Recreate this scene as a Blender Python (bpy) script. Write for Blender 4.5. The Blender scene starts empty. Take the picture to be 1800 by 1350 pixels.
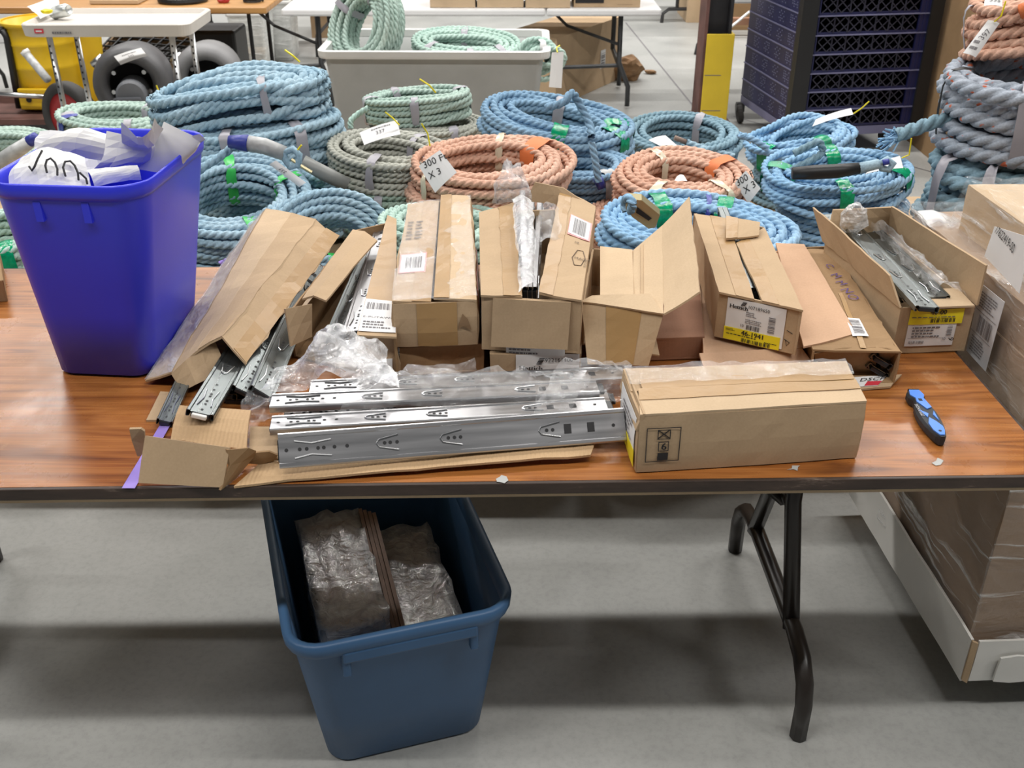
import bpy, bmesh, math, random
import numpy as np
from mathutils import Vector as V, Matrix, Euler, noise

random.seed(7)
SC = bpy.context.scene
COL = SC.collection
R = math.radians

# ------------------------------------------------------------------ camera, world, lights, exposure
TH, FPX, CH = R(29.0), 1800.0, 1.68
cam_d = bpy.data.cameras.new('camera')
cam_d.sensor_width = 36.0
cam_d.lens = 36.0
cam_d.clip_end = 100
cam_d.dof.use_dof = True
cam_d.dof.focus_distance = 2.05
cam_d.dof.aperture_fstop = 10
cam = bpy.data.objects.new('camera', cam_d)
COL.objects.link(cam)
cam.location = (0, 0, CH)
cam.rotation_euler = (R(90) - TH, 0, 0)
SC.camera = cam

w = bpy.data.worlds.new('warehouse_air')
SC.world = w
w.use_nodes = True
w.node_tree.nodes['Background'].inputs[0].default_value = (0.93, 0.97, 1.0, 1)
w.node_tree.nodes['Background'].inputs[1].default_value = 0.075

def area(x, y, z, sx, sy, p, c=(1, 0.97, 0.93)):
    d = bpy.data.lights.new('bay_lamp', 'AREA')
    d.shape = 'RECTANGLE'
    d.size, d.size_y, d.energy, d.color = sx, sy, p, c
    o = bpy.data.objects.new('bay_lamp', d)
    COL.objects.link(o)
    o.location = (x, y, z)
for ry, pw in ((-0.07, 92), (4.65, 132), (9.3, 165), (14.0, 150)):
    for rx in (-4.9, -1.7, 1.5, 4.7):
        area(rx, ry, 5.2, 2.2, 0.14, pw)

vs = SC.view_settings
vs.view_transform = 'Standard'
vs.look = 'None'
vs.gamma = 1
vs.exposure = -0.12
vs.use_curve_mapping = False

# ------------------------------------------------------------------ pixel of the photograph -> point in the room
def ray(px, py):
    a, b = (px - 900) / FPX, (675 - py) / FPX
    return V((a, math.cos(TH) + b * math.sin(TH), -math.sin(TH) + b * math.cos(TH)))
def P(px, py, z):
    r = ray(px, py)
    return V((0, 0, CH)) + r * ((CH - z) / -r.z)
def PY(px, py, y):
    r = ray(px, py)
    return V((0, 0, CH)) + r * (y / r.y)
def PX(px, py, x):
    r = ray(px, py)
    return V((0, 0, CH)) + r * (x / r.x)

# ------------------------------------------------------------------ materials
MATS = {}
def nt(name):
    m = bpy.data.materials.new(name)
    m.use_nodes = True
    t = m.node_tree
    return m, t, t.nodes['Principled BSDF']
def ramp(t, fac, stops):
    n = t.nodes.new('ShaderNodeValToRGB')
    while len(n.color_ramp.elements) < len(stops):
        n.color_ramp.elements.new(0.5)
    for e, (p, c) in zip(n.color_ramp.elements, stops):
        e.position = p
        e.color = (*c, 1) if len(c) == 3 else c
    t.links.new(fac, n.inputs[0])
    return n
def tex(t, kind, scale=(1, 1, 1), **kw):
    tc = t.nodes.new('ShaderNodeTexCoord')
    mp = t.nodes.new('ShaderNodeMapping')
    mp.inputs['Scale'].default_value = scale
    t.links.new(tc.outputs['Object'], mp.inputs[0])
    n = t.nodes.new('ShaderNodeTex' + kind)
    t.links.new(mp.outputs[0], n.inputs['Vector'])
    for k, v in kw.items():
        if k in n.inputs:
            n.inputs[k].default_value = v
        else:
            setattr(n, k, v)
    return n
def bump(t, b, h, strength=0.3, dist=0.002):
    n = t.nodes.new('ShaderNodeBump')
    n.inputs['Strength'].default_value = strength
    n.inputs['Distance'].default_value = dist
    t.links.new(h, n.inputs['Height'])
    t.links.new(n.outputs[0], b.inputs['Normal'])
def plain(name, c, rough=0.5, metal=0.0, var=0.12, scale=9, bmp=0.0, spec=0.5, bscale=60):
    m, t, b = nt(name)
    n = tex(t, 'Noise', (scale,) * 3, Scale=1.0, Detail=4.0)
    d = [max(0, x * (1 - var)) for x in c]
    u = [min(1, x * (1 + var)) for x in c]
    r = ramp(t, n.outputs[0], [(0.3, d), (0.7, u)])
    t.links.new(r.outputs[0], b.inputs['Base Color'])
    b.inputs['Roughness'].default_value = rough
    b.inputs['Metallic'].default_value = metal
    b.inputs['Specular IOR Level'].default_value = spec
    if bmp:
        n2 = tex(t, 'Noise', (bscale,) * 3, Scale=1.0, Detail=3.0)
        bump(t, b, n2.outputs[0], bmp)
    MATS[name] = m
    return m
def cardboard(name, c, rib=0.045):
    m, t, b = nt(name)
    n = tex(t, 'Noise', (7, 7, 7), Scale=1.0, Detail=6.0)
    r = ramp(t, n.outputs[0], [(0.25, [x * 0.88 for x in c]), (0.5, c), (0.8, [min(1, x * 1.08) for x in c])])
    n2 = tex(t, 'Noise', (260, 260, 260), Scale=1.0, Detail=2.0)
    r2 = ramp(t, n2.outputs[0], [(0.3, (0.93, 0.92, 0.9)), (0.7, (1, 1, 1))])
    mx = t.nodes.new('ShaderNodeMix')
    mx.data_type = 'RGBA'
    mx.blend_type = 'MULTIPLY'
    mx.inputs[0].default_value = 0.8
    t.links.new(r.outputs[0], mx.inputs[6])
    t.links.new(r2.outputs[0], mx.inputs[7])
    t.links.new(mx.outputs[2], b.inputs['Base Color'])
    b.inputs['Roughness'].default_value = 0.82
    b.inputs['Specular IOR Level'].default_value = 0.25
    wv = tex(t, 'Wave', (1, 1, 1), Scale=45.0, Distortion=1.5, Detail=1.0)
    bump(t, b, wv.outputs[0], rib, 0.0012)
    MATS[name] = m
    return m
cardboard('card', (0.50, 0.36, 0.225))
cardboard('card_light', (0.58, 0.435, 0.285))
cardboard('card_wrapped', (0.36, 0.255, 0.175))
cardboard('card_pink', (0.56, 0.36, 0.235))
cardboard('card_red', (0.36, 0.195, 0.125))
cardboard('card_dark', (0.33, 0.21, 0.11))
cardboard('card_flute', (0.55, 0.375, 0.215), 0.5)
plain('card_edge', (0.24, 0.15, 0.08), 0.9)
plain('tape_brown', (0.40, 0.245, 0.105), 0.34, var=0.08, spec=0.35, bmp=0.25, bscale=90)
plain('paper', (0.80, 0.80, 0.80), 0.6, var=0.03)
plain('paper_grey', (0.56, 0.56, 0.58), 0.55, var=0.08, scale=14)
plain('paper_bag', (0.74, 0.735, 0.735), 0.45, var=0.04, scale=20)
plain('ink', (0.015, 0.014, 0.016), 0.6, var=0)
plain('ink_grey', (0.16, 0.15, 0.16), 0.6, var=0)
plain('ink_card', (0.11, 0.075, 0.05), 0.8, var=0)
plain('ink_purple', (0.10, 0.06, 0.20), 0.8, var=0)
plain('ink_red', (0.62, 0.04, 0.06), 0.6, var=0)
plain('ink_pink', (0.85, 0.38, 0.38), 0.6, var=0)
plain('label_yellow', (0.86, 0.72, 0.02), 0.4, var=0.04)
plain('red_mark', (0.65, 0.06, 0.05), 0.5, var=0)
plain('orange_mark', (0.75, 0.2, 0.06), 0.6, var=0)
plain('blue_bin', (0.038, 0.05, 0.80), 0.33, var=0.06, scale=4, bmp=0.04, bscale=700)
plain('tote_blue', (0.045, 0.115, 0.235), 0.45, var=0.10, scale=6, bmp=0.05, bscale=300)
plain('bin_grey', (0.42, 0.43, 0.42), 0.5, var=0.06)
plain('bin_rim', (0.72, 0.72, 0.70), 0.4, var=0.04)
plain('white_plastic', (0.78, 0.77, 0.73), 0.4, var=0.04)
plain('beige_plastic', (0.66, 0.62, 0.57), 0.42, var=0.04)
plain('table_white', (0.80, 0.80, 0.80), 0.35, var=0.03)
plain('leg_brown', (0.022, 0.017, 0.014), 0.32, var=0.1)
plain('steel_dark', (0.05, 0.052, 0.055), 0.4, 0.3, var=0.2)
plain('black', (0.012, 0.012, 0.013), 0.45, var=0.1)
plain('rubber', (0.045, 0.043, 0.042), 0.75, var=0.2)
plain('wheel_red', (0.42, 0.028, 0.03), 0.5, var=0.15)
plain('yellow', (0.72, 0.46, 0.015), 0.4, var=0.08)
plain('guard_yellow', (0.70, 0.50, 0.03), 0.38, var=0.05)
plain('column_dark', (0.022, 0.022, 0.026), 0.5, var=0.2)
plain('column_rust', (0.13, 0.06, 0.05), 0.7, var=0.3)
plain('chrome', (0.62, 0.63, 0.64), 0.28, 0.95, var=0.1)
plain('lattice_dark', (0.03, 0.03, 0.05), 0.5, var=0.1)
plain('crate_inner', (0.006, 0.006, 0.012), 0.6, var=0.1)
plain('navy', (0.013, 0.015, 0.068), 0.4, var=0.15)
plain('navy_edge', (0.16, 0.16, 0.27), 0.4, var=0.1)
plain('vent_light', (0.22, 0.23, 0.36), 0.5, var=0.1)
plain('blower', (0.085, 0.085, 0.09), 0.48, var=0.15, scale=12)
plain('blower_pale', (0.20, 0.20, 0.205), 0.5, var=0.1)
plain('blower_cap', (0.17, 0.18, 0.20), 0.45, var=0.1)
plain('purple_tape', (0.36, 0.26, 0.72), 0.45, var=0.08)
plain('green_tape', (0.045, 0.52, 0.10), 0.35, var=0.15, scale=30)
plain('green_wrap', (0.0, 0.30, 0.13), 0.14, var=0.25, scale=60, bmp=0.7, bscale=120)
plain('grey_tape', (0.36, 0.35, 0.39), 0.4, var=0.12)
plain('clear_tape', (0.66, 0.60, 0.46), 0.2, var=0.1)
plain('tie_yellow', (0.85, 0.72, 0.01), 0.4, var=0.05)
plain('knife_blue', (0.07, 0.24, 0.78), 0.4, var=0.04)
plain('knife_grip', (0.022, 0.026, 0.032), 0.6, var=0.1)
plain('blue_wrap', (0.035, 0.05, 0.30), 0.4, var=0.2)
plain('brass', (0.50, 0.44, 0.27), 0.35, 0.8, var=0.1)
plain('pallet_wood', (0.40, 0.29, 0.18), 0.8, var=0.25, scale=15)
plain('stick_wood', (0.23, 0.155, 0.12), 0.75, var=0.2, scale=30)
plain('parcel', (0.27, 0.19, 0.15), 0.6, var=0.3, scale=25)
plain('kraft', (0.27, 0.155, 0.075), 0.8, var=0.25, scale=20)
plain('bag_blue', (0.16, 0.30, 0.62), 0.3, var=0.3)
plain('sleeve', (0.45, 0.46, 0.46), 0.4, var=0.25, scale=30)
plain('sleeve_dark', (0.25, 0.26, 0.25), 0.45, var=0.15)
plain('slide_black', (0.018, 0.022, 0.026), 0.35, var=0.2)
plain('hole', (0.02, 0.02, 0.022), 0.6, var=0)
plain('tin', (0.60, 0.63, 0.62), 0.3, 0.7, var=0.15)

def zinc(name, c, rough, streak=0.12):
    m, t, b = nt(name)
    n = tex(t, 'Noise', (3, 60, 60), Scale=1.0, Detail=3.0)
    r = ramp(t, n.outputs[0], [(0.3, [x * (1 - streak) for x in c]), (0.7, [min(1, x * (1 + streak)) for x in c])])
    t.links.new(r.outputs[0], b.inputs['Base Color'])
    b.inputs['Metallic'].default_value = 0.9
    r2 = ramp(t, n.outputs[0], [(0.2, (rough * 0.8,) * 3), (0.8, (rough * 1.3,) * 3)])
    t.links.new(r2.outputs[0], b.inputs['Roughness'])
    MATS[name] = m
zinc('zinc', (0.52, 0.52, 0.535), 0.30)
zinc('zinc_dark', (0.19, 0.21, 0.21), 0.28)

def wood_top():
    m, t, b = nt('varnished_wood')
    n1 = tex(t, 'Noise', (1.3, 13, 13), Scale=1.6, Detail=8.0, Distortion=1.8)
    r1 = ramp(t, n1.outputs[0], [(0.26, (0.13, 0.040, 0.011)), (0.42, (0.31, 0.108, 0.025)), (0.56, (0.42, 0.162, 0.042)), (0.66, (0.36, 0.125, 0.03)), (0.76, (0.21, 0.065, 0.016))])
    n2 = tex(t, 'Noise', (3, 180, 180), Scale=1.0, Detail=3.0)
    r2 = ramp(t, n2.outputs[0], [(0.35, (0.72, 0.68, 0.62)), (0.6, (1, 1, 1))])
    mx = t.nodes.new('ShaderNodeMix'); mx.data_type = 'RGBA'; mx.blend_type = 'MULTIPLY'
    mx.inputs[0].default_value = 0.7
    t.links.new(r1.outputs[0], mx.inputs[6]); t.links.new(r2.outputs[0], mx.inputs[7])
    # worn, scratched pale places
    n3 = tex(t, 'Noise', (7, 5, 5), Scale=1.0, Detail=9.0, Roughness=0.75)
    r3 = ramp(t, n3.outputs[0], [(0.60, (0, 0, 0)), (0.72, (0.55, 0.55, 0.55))])
    mx2 = t.nodes.new('ShaderNodeMix'); mx2.data_type = 'RGBA'
    t.links.new(r3.outputs[0], mx2.inputs[0])
    t.links.new(mx.outputs[2], mx2.inputs[6])
    mx2.inputs[7].default_value = (0.55, 0.34, 0.17, 1)
    t.links.new(mx2.outputs[2], b.inputs['Base Color'])
    r4 = ramp(t, n3.outputs[0], [(0.3, (0.20,) * 3), (0.75, (0.42,) * 3)])
    t.links.new(r4.outputs[0], b.inputs['Roughness'])
    b.inputs['Specular IOR Level'].default_value = 0.5
    bump(t, b, n2.outputs[0], 0.15, 0.001)
    MATS['varnished_wood'] = m
wood_top()
def wood_plain():
    m, t, b = nt('table_pine')
    n1 = tex(t, 'Noise', (1.5, 25, 25), Scale=1.0, Detail=5.0)
    r1 = ramp(t, n1.outputs[0], [(0.3, (0.36, 0.17, 0.05)), (0.7, (0.56, 0.30, 0.10))])
    t.links.new(r1.outputs[0], b.inputs['Base Color'])
    b.inputs['Roughness'].default_value = 0.4
    MATS['table_pine'] = m
wood_plain()
def edge_mat():
    m, t, b = nt('table_edge')
    n1 = tex(t, 'Noise', (6, 30, 30), Scale=1.0, Detail=7.0, Roughness=0.7)
    r1 = ramp(t, n1.outputs[0], [(0.35, (0.028, 0.017, 0.012)), (0.6, (0.06, 0.038, 0.028)), (0.74, (0.30, 0.22, 0.17))])
    t.links.new(r1.outputs[0], b.inputs['Base Color'])
    b.inputs['Roughness'].default_value = 0.5
    MATS['table_edge'] = m
edge_mat()
def concrete():
    m, t, b = nt('concrete')
    n1 = tex(t, 'Noise', (1.1, 1.1, 1.1), Scale=1.0, Detail=9.0, Roughness=0.62)
    r1 = ramp(t, n1.outputs[0], [(0.3, (0.30, 0.305, 0.295)), (0.5, (0.37, 0.375, 0.36)), (0.7, (0.43, 0.43, 0.415))])
    n2 = tex(t, 'Noise', (60, 60, 60), Scale=1.0, Detail=5.0, Roughness=0.7)
    r2 = ramp(t, n2.outputs[0], [(0.30, (0.80, 0.80, 0.80)), (0.55, (1, 1, 1))])
    mx = t.nodes.new('ShaderNodeMix'); mx.data_type = 'RGBA'; mx.blend_type = 'MULTIPLY'
    mx.inputs[0].default_value = 0.7
    t.links.new(r1.outputs[0], mx.inputs[6]); t.links.new(r2.outputs[0], mx.inputs[7])
    # dark scuffs and pale scrapes
    n3 = tex(t, 'Noise', (9, 3.5, 3), Scale=1.0, Detail=8.0, Roughness=0.8)
    r3 = ramp(t, n3.outputs[0], [(0.66, (0, 0, 0)), (0.74, (0.5, 0.5, 0.5))])
    mx2 = t.nodes.new('ShaderNodeMix'); mx2.data_type = 'RGBA'
    t.links.new(r3.outputs[0], mx2.inputs[0])
    t.links.new(mx.outputs[2], mx2.inputs[6])
    mx2.inputs[7].default_value = (0.20, 0.20, 0.20, 1)
    t.links.new(mx2.outputs[2], b.inputs['Base Color'])
    r4 = ramp(t, n1.outputs[0], [(0.3, (0.30,) * 3), (0.7, (0.48,) * 3)])
    t.links.new(r4.outputs[0], b.inputs['Roughness'])
    bump(t, b, n2.outputs[0], 0.08, 0.001)
    MATS['concrete'] = m
concrete()
def rope_mat(name, c, c2, fleck=None):
    m, t, b = nt(name)
    n = tex(t, 'Noise', (5, 5, 5), Scale=1.0, Detail=5.0)
    r = ramp(t, n.outputs[0], [(0.35, c), (0.65, c2)])
    n2 = tex(t, 'Noise', (150, 150, 150), Scale=1.0, Detail=3.0)
    r2 = ramp(t, n2.outputs[0], [(0.3, (0.72, 0.72, 0.72)), (0.65, (1, 1, 1))])
    mx = t.nodes.new('ShaderNodeMix'); mx.data_type = 'RGBA'; mx.blend_type = 'MULTIPLY'
    mx.inputs[0].default_value = 0.8
    t.links.new(r.outputs[0], mx.inputs[6]); t.links.new(r2.outputs[0], mx.inputs[7])
    out = mx.outputs[2]
    if fleck:
        n3 = tex(t, 'Noise', (26, 40, 40), Scale=1.0, Detail=1.0)
        r3 = ramp(t, n3.outputs[0], [(0.655, (0, 0, 0)), (0.69, (1, 1, 1))])
        m3 = t.nodes.new('ShaderNodeMix'); m3.data_type = 'RGBA'
        t.links.new(r3.outputs[0], m3.inputs[0])
        t.links.new(out, m3.inputs[6])
        m3.inputs[7].default_value = (*fleck, 1)
        out = m3.outputs[2]
    t.links.new(out, b.inputs['Base Color'])
    b.inputs['Roughness'].default_value = 0.75
    b.inputs['Specular IOR Level'].default_value = 0.25
    bump(t, b, n2.outputs[0], 0.6, 0.003)
    MATS[name] = m
rope_mat('rope_blue', (0.32, 0.49, 0.61), (0.44, 0.60, 0.70))
rope_mat('rope_bright', (0.27, 0.49, 0.73), (0.38, 0.58, 0.78))
rope_mat('rope_deep', (0.21, 0.36, 0.52), (0.29, 0.45, 0.60))
rope_mat('rope_teal', (0.20, 0.32, 0.38), (0.28, 0.43, 0.53))
rope_mat('rope_sea', (0.40, 0.54, 0.48), (0.52, 0.65, 0.58))
rope_mat('rope_mint', (0.44, 0.62, 0.55), (0.55, 0.72, 0.64))
rope_mat('rope_green', (0.32, 0.44, 0.37), (0.41, 0.53, 0.45))
rope_mat('rope_grey', (0.42, 0.43, 0.38), (0.50, 0.51, 0.45))
rope_mat('rope_orange', (0.66, 0.38, 0.27), (0.78, 0.51, 0.39))
rope_mat('rope_flecked', (0.36, 0.41, 0.48), (0.47, 0.51, 0.58), (0.62, 0.16, 0.08))

def film(name, alpha=0.80, tint=(0.9, 0.92, 0.95), bs=40, rough=0.12, strength=0.9, edge=0.22, streak=(8, 8, 40), sk=0.35, t0=0.56):
    m = bpy.data.materials.new(name)
    m.use_nodes = True
    t = m.node_tree
    for n in list(t.nodes):
        t.nodes.remove(n)
    o = t.nodes.new('ShaderNodeOutputMaterial')
    tr = t.nodes.new('ShaderNodeBsdfTransparent')
    b = t.nodes.new('ShaderNodeBsdfPrincipled')
    b.inputs['Base Color'].default_value = (*tint, 1)
    b.inputs['Roughness'].default_value = rough
    b.inputs['IOR'].default_value = 2.2
    b.inputs['Specular IOR Level'].default_value = 1.0
    n = tex(t, 'Noise', (bs, bs, bs), Scale=1.0, Detail=5.0, Distortion=1.0)
    bump(t, b, n.outputs[0], strength, 0.01)
    r = ramp(t, n.outputs[0], [(0.35, (1 - alpha,) * 3), (0.80, (min(1, (1 - alpha) * 2.0),) * 3)])
    lw = t.nodes.new('ShaderNodeLayerWeight')
    lw.inputs[0].default_value = 0.25
    ad = t.nodes.new('ShaderNodeMath'); ad.operation = 'MULTIPLY_ADD'
    t.links.new(lw.outputs['Facing'], ad.inputs[0])
    ad.inputs[1].default_value = edge
    t.links.new(r.outputs[0], ad.inputs[2])
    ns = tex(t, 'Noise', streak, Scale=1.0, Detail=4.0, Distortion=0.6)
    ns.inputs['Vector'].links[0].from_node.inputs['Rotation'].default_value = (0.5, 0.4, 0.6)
    rs = ramp(t, ns.outputs[0], [(t0, (0, 0, 0)), (t0 + 0.16, (sk,) * 3)])  # whitish streaks imitate glints: highlights put into the film's opacity
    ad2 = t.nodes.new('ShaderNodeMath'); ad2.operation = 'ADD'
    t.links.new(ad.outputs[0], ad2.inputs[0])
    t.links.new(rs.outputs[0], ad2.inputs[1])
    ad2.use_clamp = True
    bp2 = t.nodes.new('ShaderNodeBump')
    bp2.inputs['Strength'].default_value = 1.0
    bp2.inputs['Distance'].default_value = 0.012
    t.links.new(ns.outputs[0], bp2.inputs['Height'])
    t.links.new(b.inputs['Normal'].links[0].from_socket, bp2.inputs['Normal'])
    t.links.new(bp2.outputs[0], b.inputs['Normal'])
    ad = ad2
    mx = t.nodes.new('ShaderNodeMixShader')
    t.links.new(ad.outputs[0], mx.inputs[0])
    t.links.new(tr.outputs[0], mx.inputs[1])
    t.links.new(b.outputs[0], mx.inputs[2])
    t.links.new(mx.outputs[0], o.inputs[0])
    MATS[name] = m
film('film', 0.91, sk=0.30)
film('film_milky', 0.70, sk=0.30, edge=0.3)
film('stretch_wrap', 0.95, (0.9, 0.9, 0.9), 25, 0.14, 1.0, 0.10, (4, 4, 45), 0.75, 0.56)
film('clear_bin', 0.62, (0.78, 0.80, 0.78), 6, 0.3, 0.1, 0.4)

# ------------------------------------------------------------------ objects
ORG = {}
def tag(o, label, cat, group=None):
    o['label'] = label
    o['category'] = cat
    if group:
        o['group'] = group
    return o
def thing(name, label, cat, loc, group=None):
    o = bpy.data.objects.new(name, None)
    o.empty_display_size = 0.05
    COL.objects.link(o)
    o.location = loc
    ORG[o.name] = V(loc)
    return tag(o, label, cat, group)

class MB:
    def __init__(s):
        s.v, s.f = [], []
    def add(s, vs, fs):
        k = len(s.v)
        s.v += [V(x) for x in vs]
        s.f += [tuple(i + k for i in f) for f in fs]
        return s
    def box(s, c, d, rot=None):
        c, d = V(c), V(d) / 2
        vs = [V((x * d.x, y * d.y, z * d.z)) for z in (-1, 1) for y in (-1, 1) for x in (-1, 1)]
        if rot is not None:
            vs = [rot @ x for x in vs]
        return s.add([x + c for x in vs], [(0, 2, 3, 1), (4, 5, 7, 6), (0, 1, 5, 4), (2, 6, 7, 3), (0, 4, 6, 2), (1, 3, 7, 5)])
    def bbox(s, c, d, rot=None, bev=0.003):
        bm = bmesh.new()
        bmesh.ops.create_cube(bm, size=1)
        bmesh.ops.scale(bm, vec=d, verts=bm.verts)
        bmesh.ops.bevel(bm, geom=bm.edges[:], offset=bev, segments=2, affect='EDGES', profile=0.5)
        return s.bm(bm, Matrix.Translation(V(c)) @ (rot.to_4x4() if rot is not None else Matrix()))
    def bm(s, bm, M=Matrix()):
        bm.verts.index_update()
        s.add([M @ x.co for x in bm.verts], [[q.index for q in f.verts] for f in bm.faces])
        bm.free()
        return s
    def quad(s, q):
        return s.add(q, [(0, 1, 2, 3)])
    def tube(s, pts, r, n=8, closed=False, cap=True):
        pts = [V(p) for p in pts]
        rs = r if isinstance(r, (list, tuple)) else [r] * len(pts)
        L = len(pts)
        T = []
        for i in range(L):
            a = pts[(i - 1) % L] if (closed or i > 0) else pts[i]
            b = pts[(i + 1) % L] if (closed or i < L - 1) else pts[i]
            T.append((b - a).normalized())
        u = T[0].orthogonal().normalized()
        vs, fs = [], []
        for i in range(L):
            u = (u - T[i] * u.dot(T[i])).normalized()
            w_ = T[i].cross(u)
            for j in range(n):
                a = 2 * math.pi * j / n
                vs.append(pts[i] + (u * math.cos(a) + w_ * math.sin(a)) * rs[i])
        for i in range(L if closed else L - 1):
            for j in range(n):
                a, b = i * n + j, i * n + (j + 1) % n
                c, d = ((i + 1) % L) * n + (j + 1) % n, ((i + 1) % L) * n + j
                fs.append((a, b, c, d))
        if cap and not closed:
            fs.append(tuple(range(n - 1, -1, -1)))
            fs.append(tuple((L - 1) * n + j for j in range(n)))
        return s.add(vs, fs)
    def bar(s, a, b, wx, wz, up=(0, 0, 1)):
        a, b = V(a), V(b)
        y = (b - a).normalized()
        x = y.cross(V(up))
        x = x.normalized() if x.length > 1e-5 else y.orthogonal().normalized()
        z = x.cross(y)
        m = Matrix((x, y, z)).transposed()
        return s.box((a + b) / 2, (wx, (b - a).length, wz), m)
    def lathe(s, prof, n=24, M=Matrix(), a0=0, a1=2 * math.pi):
        vs, fs = [], []
        full = abs(a1 - a0 - 2 * math.pi) < 1e-4
        m = n if full else n + 1
        for (r_, z) in prof:
            for j in range(m):
                a = a0 + (a1 - a0) * j / n
                vs.append(M @ V((r_ * math.cos(a), r_ * math.sin(a), z)))
        for i in range(len(prof) - 1):
            for j in range(n):
                k = (j + 1) % m
                fs.append((i * m + j, i * m + k, (i + 1) * m + k, (i + 1) * m + j))
        return s.add(vs, fs)
    def rings(s, rings, cap0=True, cap1=False):
        n = len(rings[0])
        vs = [p for r_ in rings for p in r_]
        fs = []
        for i in range(len(rings) - 1):
            for j in range(n):
                k = (j + 1) % n
                fs.append((i * n + j, i * n + k, (i + 1) * n + k, (i + 1) * n + j))
        if cap0:
            fs.append(tuple(range(n - 1, -1, -1)))
        if cap1:
            fs.append(tuple((len(rings) - 1) * n + j for j in range(n)))
        return s.add(vs, fs)
    def mesh(s, name, org=V((0, 0, 0)), smooth=False):
        me = bpy.data.meshes.new(name)
        me.from_pydata([tuple(p - org) for p in s.v], [], s.f)
        if smooth:
            me.polygons.foreach_set('use_smooth', [True] * len(me.polygons))
        me.update()
        return me
    def build(s, name, mat, parent=None, smooth=False, local=False, label=None, kind=None, auto=None):
        org = V((0, 0, 0)) if (local or parent is None) else ORG.get(parent.name, V((0, 0, 0)))
        me = s.mesh(name, org, smooth)
        return link(name, me, mat, parent, org, label, kind)
    def solo(s, name, mat, label, cat, group=None, smooth=False):
        lo = V([min(p[i] for p in s.v) for i in range(3)])
        hi = V([max(p[i] for p in s.v) for i in range(3)])
        org = V(((lo.x + hi.x) / 2, (lo.y + hi.y) / 2, lo.z))
        o = link(name, s.mesh(name, org, smooth), mat)
        o.location = org
        ORG[o.name] = org
        return tag(o, label, cat, group)
def link(name, me, mat, parent=None, org=None, label=None, kind=None):
    me.materials.append(MATS[mat])
    o = bpy.data.objects.new(name, me)
    COL.objects.link(o)
    if parent is not None:
        o.parent = parent
        ORG[o.name] = org if org is not None else V((0, 0, 0))
    if label:
        o['label'] = label
    if kind:
        o['kind'] = kind
    return o
def struct(mb, name, mat, parent=None):
    o = mb.build(name, mat, parent)
    if parent is None:
        o['kind'] = 'structure'
    return o

# --- sheets of board laid through four corners
def disp(p, amp):
    return (noise.noise(p * 9.0) + 0.5 * noise.noise(p * 27.0)) * amp
class Q:
    """a bent sheet through four corners (counter-clockwise from outside)"""
    def __init__(s, q, amp=0.002, bu=0.0, bv=0.0):
        s.q = [V(x) for x in q]
        s.amp, s.bu, s.bv = amp, bu, bv
        s.n = (s.q[1] - s.q[0]).cross(s.q[3] - s.q[0]).normalized()
        s.w = ((s.q[1] - s.q[0]).length + (s.q[2] - s.q[3]).length) / 2
        s.h = ((s.q[3] - s.q[0]).length + (s.q[2] - s.q[1]).length) / 2
    def flat(s, u, v):
        a, b, c, d = s.q
        return a * ((1 - u) * (1 - v)) + b * (u * (1 - v)) + c * (u * v) + d * ((1 - u) * v)
    def at(s, u, v, off=0.0):
        p = s.flat(u, v)
        uu, vv = min(1, max(0, u)), min(1, max(0, v))
        return p + s.n * (disp(p, s.amp) + off + s.bu * math.sin(math.pi * uu) + s.bv * math.sin(math.pi * vv))
def sheet(q, u0=0, v0=0, u1=1, v1=1, th=0.004, nu=None, nv=None, off=0.0, rag=0.0, cut=None):
    """thickened grid over part of q"""
    nu = nu or max(2, min(14, int(q.w * abs(u1 - u0) / 0.025)))
    nv = nv or max(2, min(22, int(q.h * abs(v1 - v0) / 0.025)))
    mb = MB()
    top, bot = [], []
    for j in range(nv + 1):
        for i in range(nu + 1):
            u, v = u0 + (u1 - u0) * i / nu, v0 + (v1 - v0) * j / nv
            if rag and (i in (0, nu) or j in (0, nv)):
                u += random.uniform(-rag, rag) / max(q.w, 0.01)
                v += random.uniform(-rag, rag) / max(q.h, 0.01)
            top.append(q.at(u, v, off))
            bot.append(q.at(u, v, off - th))
    n = (nu + 1) * (nv + 1)
    fs = []
    idx = lambda i, j: j * (nu + 1) + i
    for j in range(nv):
        for i in range(nu):
            a, b, c, d = idx(i, j), idx(i + 1, j), idx(i + 1, j + 1), idx(i, j + 1)
            fs.append((a, b, c, d))
            fs.append((a + n, d + n, c + n, b + n))
    rim = [idx(i, 0) for i in range(nu)] + [idx(nu, j) for j in range(nv)] + [idx(i, nv) for i in range(nu, 0, -1)] + [idx(0, j) for j in range(nv, 0, -1)]
    for k in range(len(rim)):
        a, b = rim[k], rim[(k + 1) % len(rim)]
        fs.append((a, a + n, b + n, b))
    return mb.add(top + bot, fs)
def board(name, corners, mat='card', parent=None, th=0.004, amp=0.002, bu=0.0, bv=0.0, rag=0.0, label=None, **kw):
    q = corners if isinstance(corners, Q) else Q(corners, amp, bu, bv)
    o = sheet(q, th=th, rag=rag, **kw).build(name, mat, parent, label=label)
    q.obj = o
    return o, q
def strip(name, q, u0, v0, u1, v1, mat, parent, off=0.0012, th=0.0006, label=None, rag=0.0):
    on = getattr(q, 'obj', None)
    if name == 'tape_strip' and on is not None and on.parent is not None:
        parent = on
    o = sheet(q, u0, v0, u1, v1, th=th, off=off, rag=rag).build(name, mat, parent, label=label)
    if name != 'tape_strip':
        q.lab = o
    return o
def bearer(q, parent):
    return getattr(q, 'lab', None) or getattr(q, 'obj', None) or parent

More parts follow.
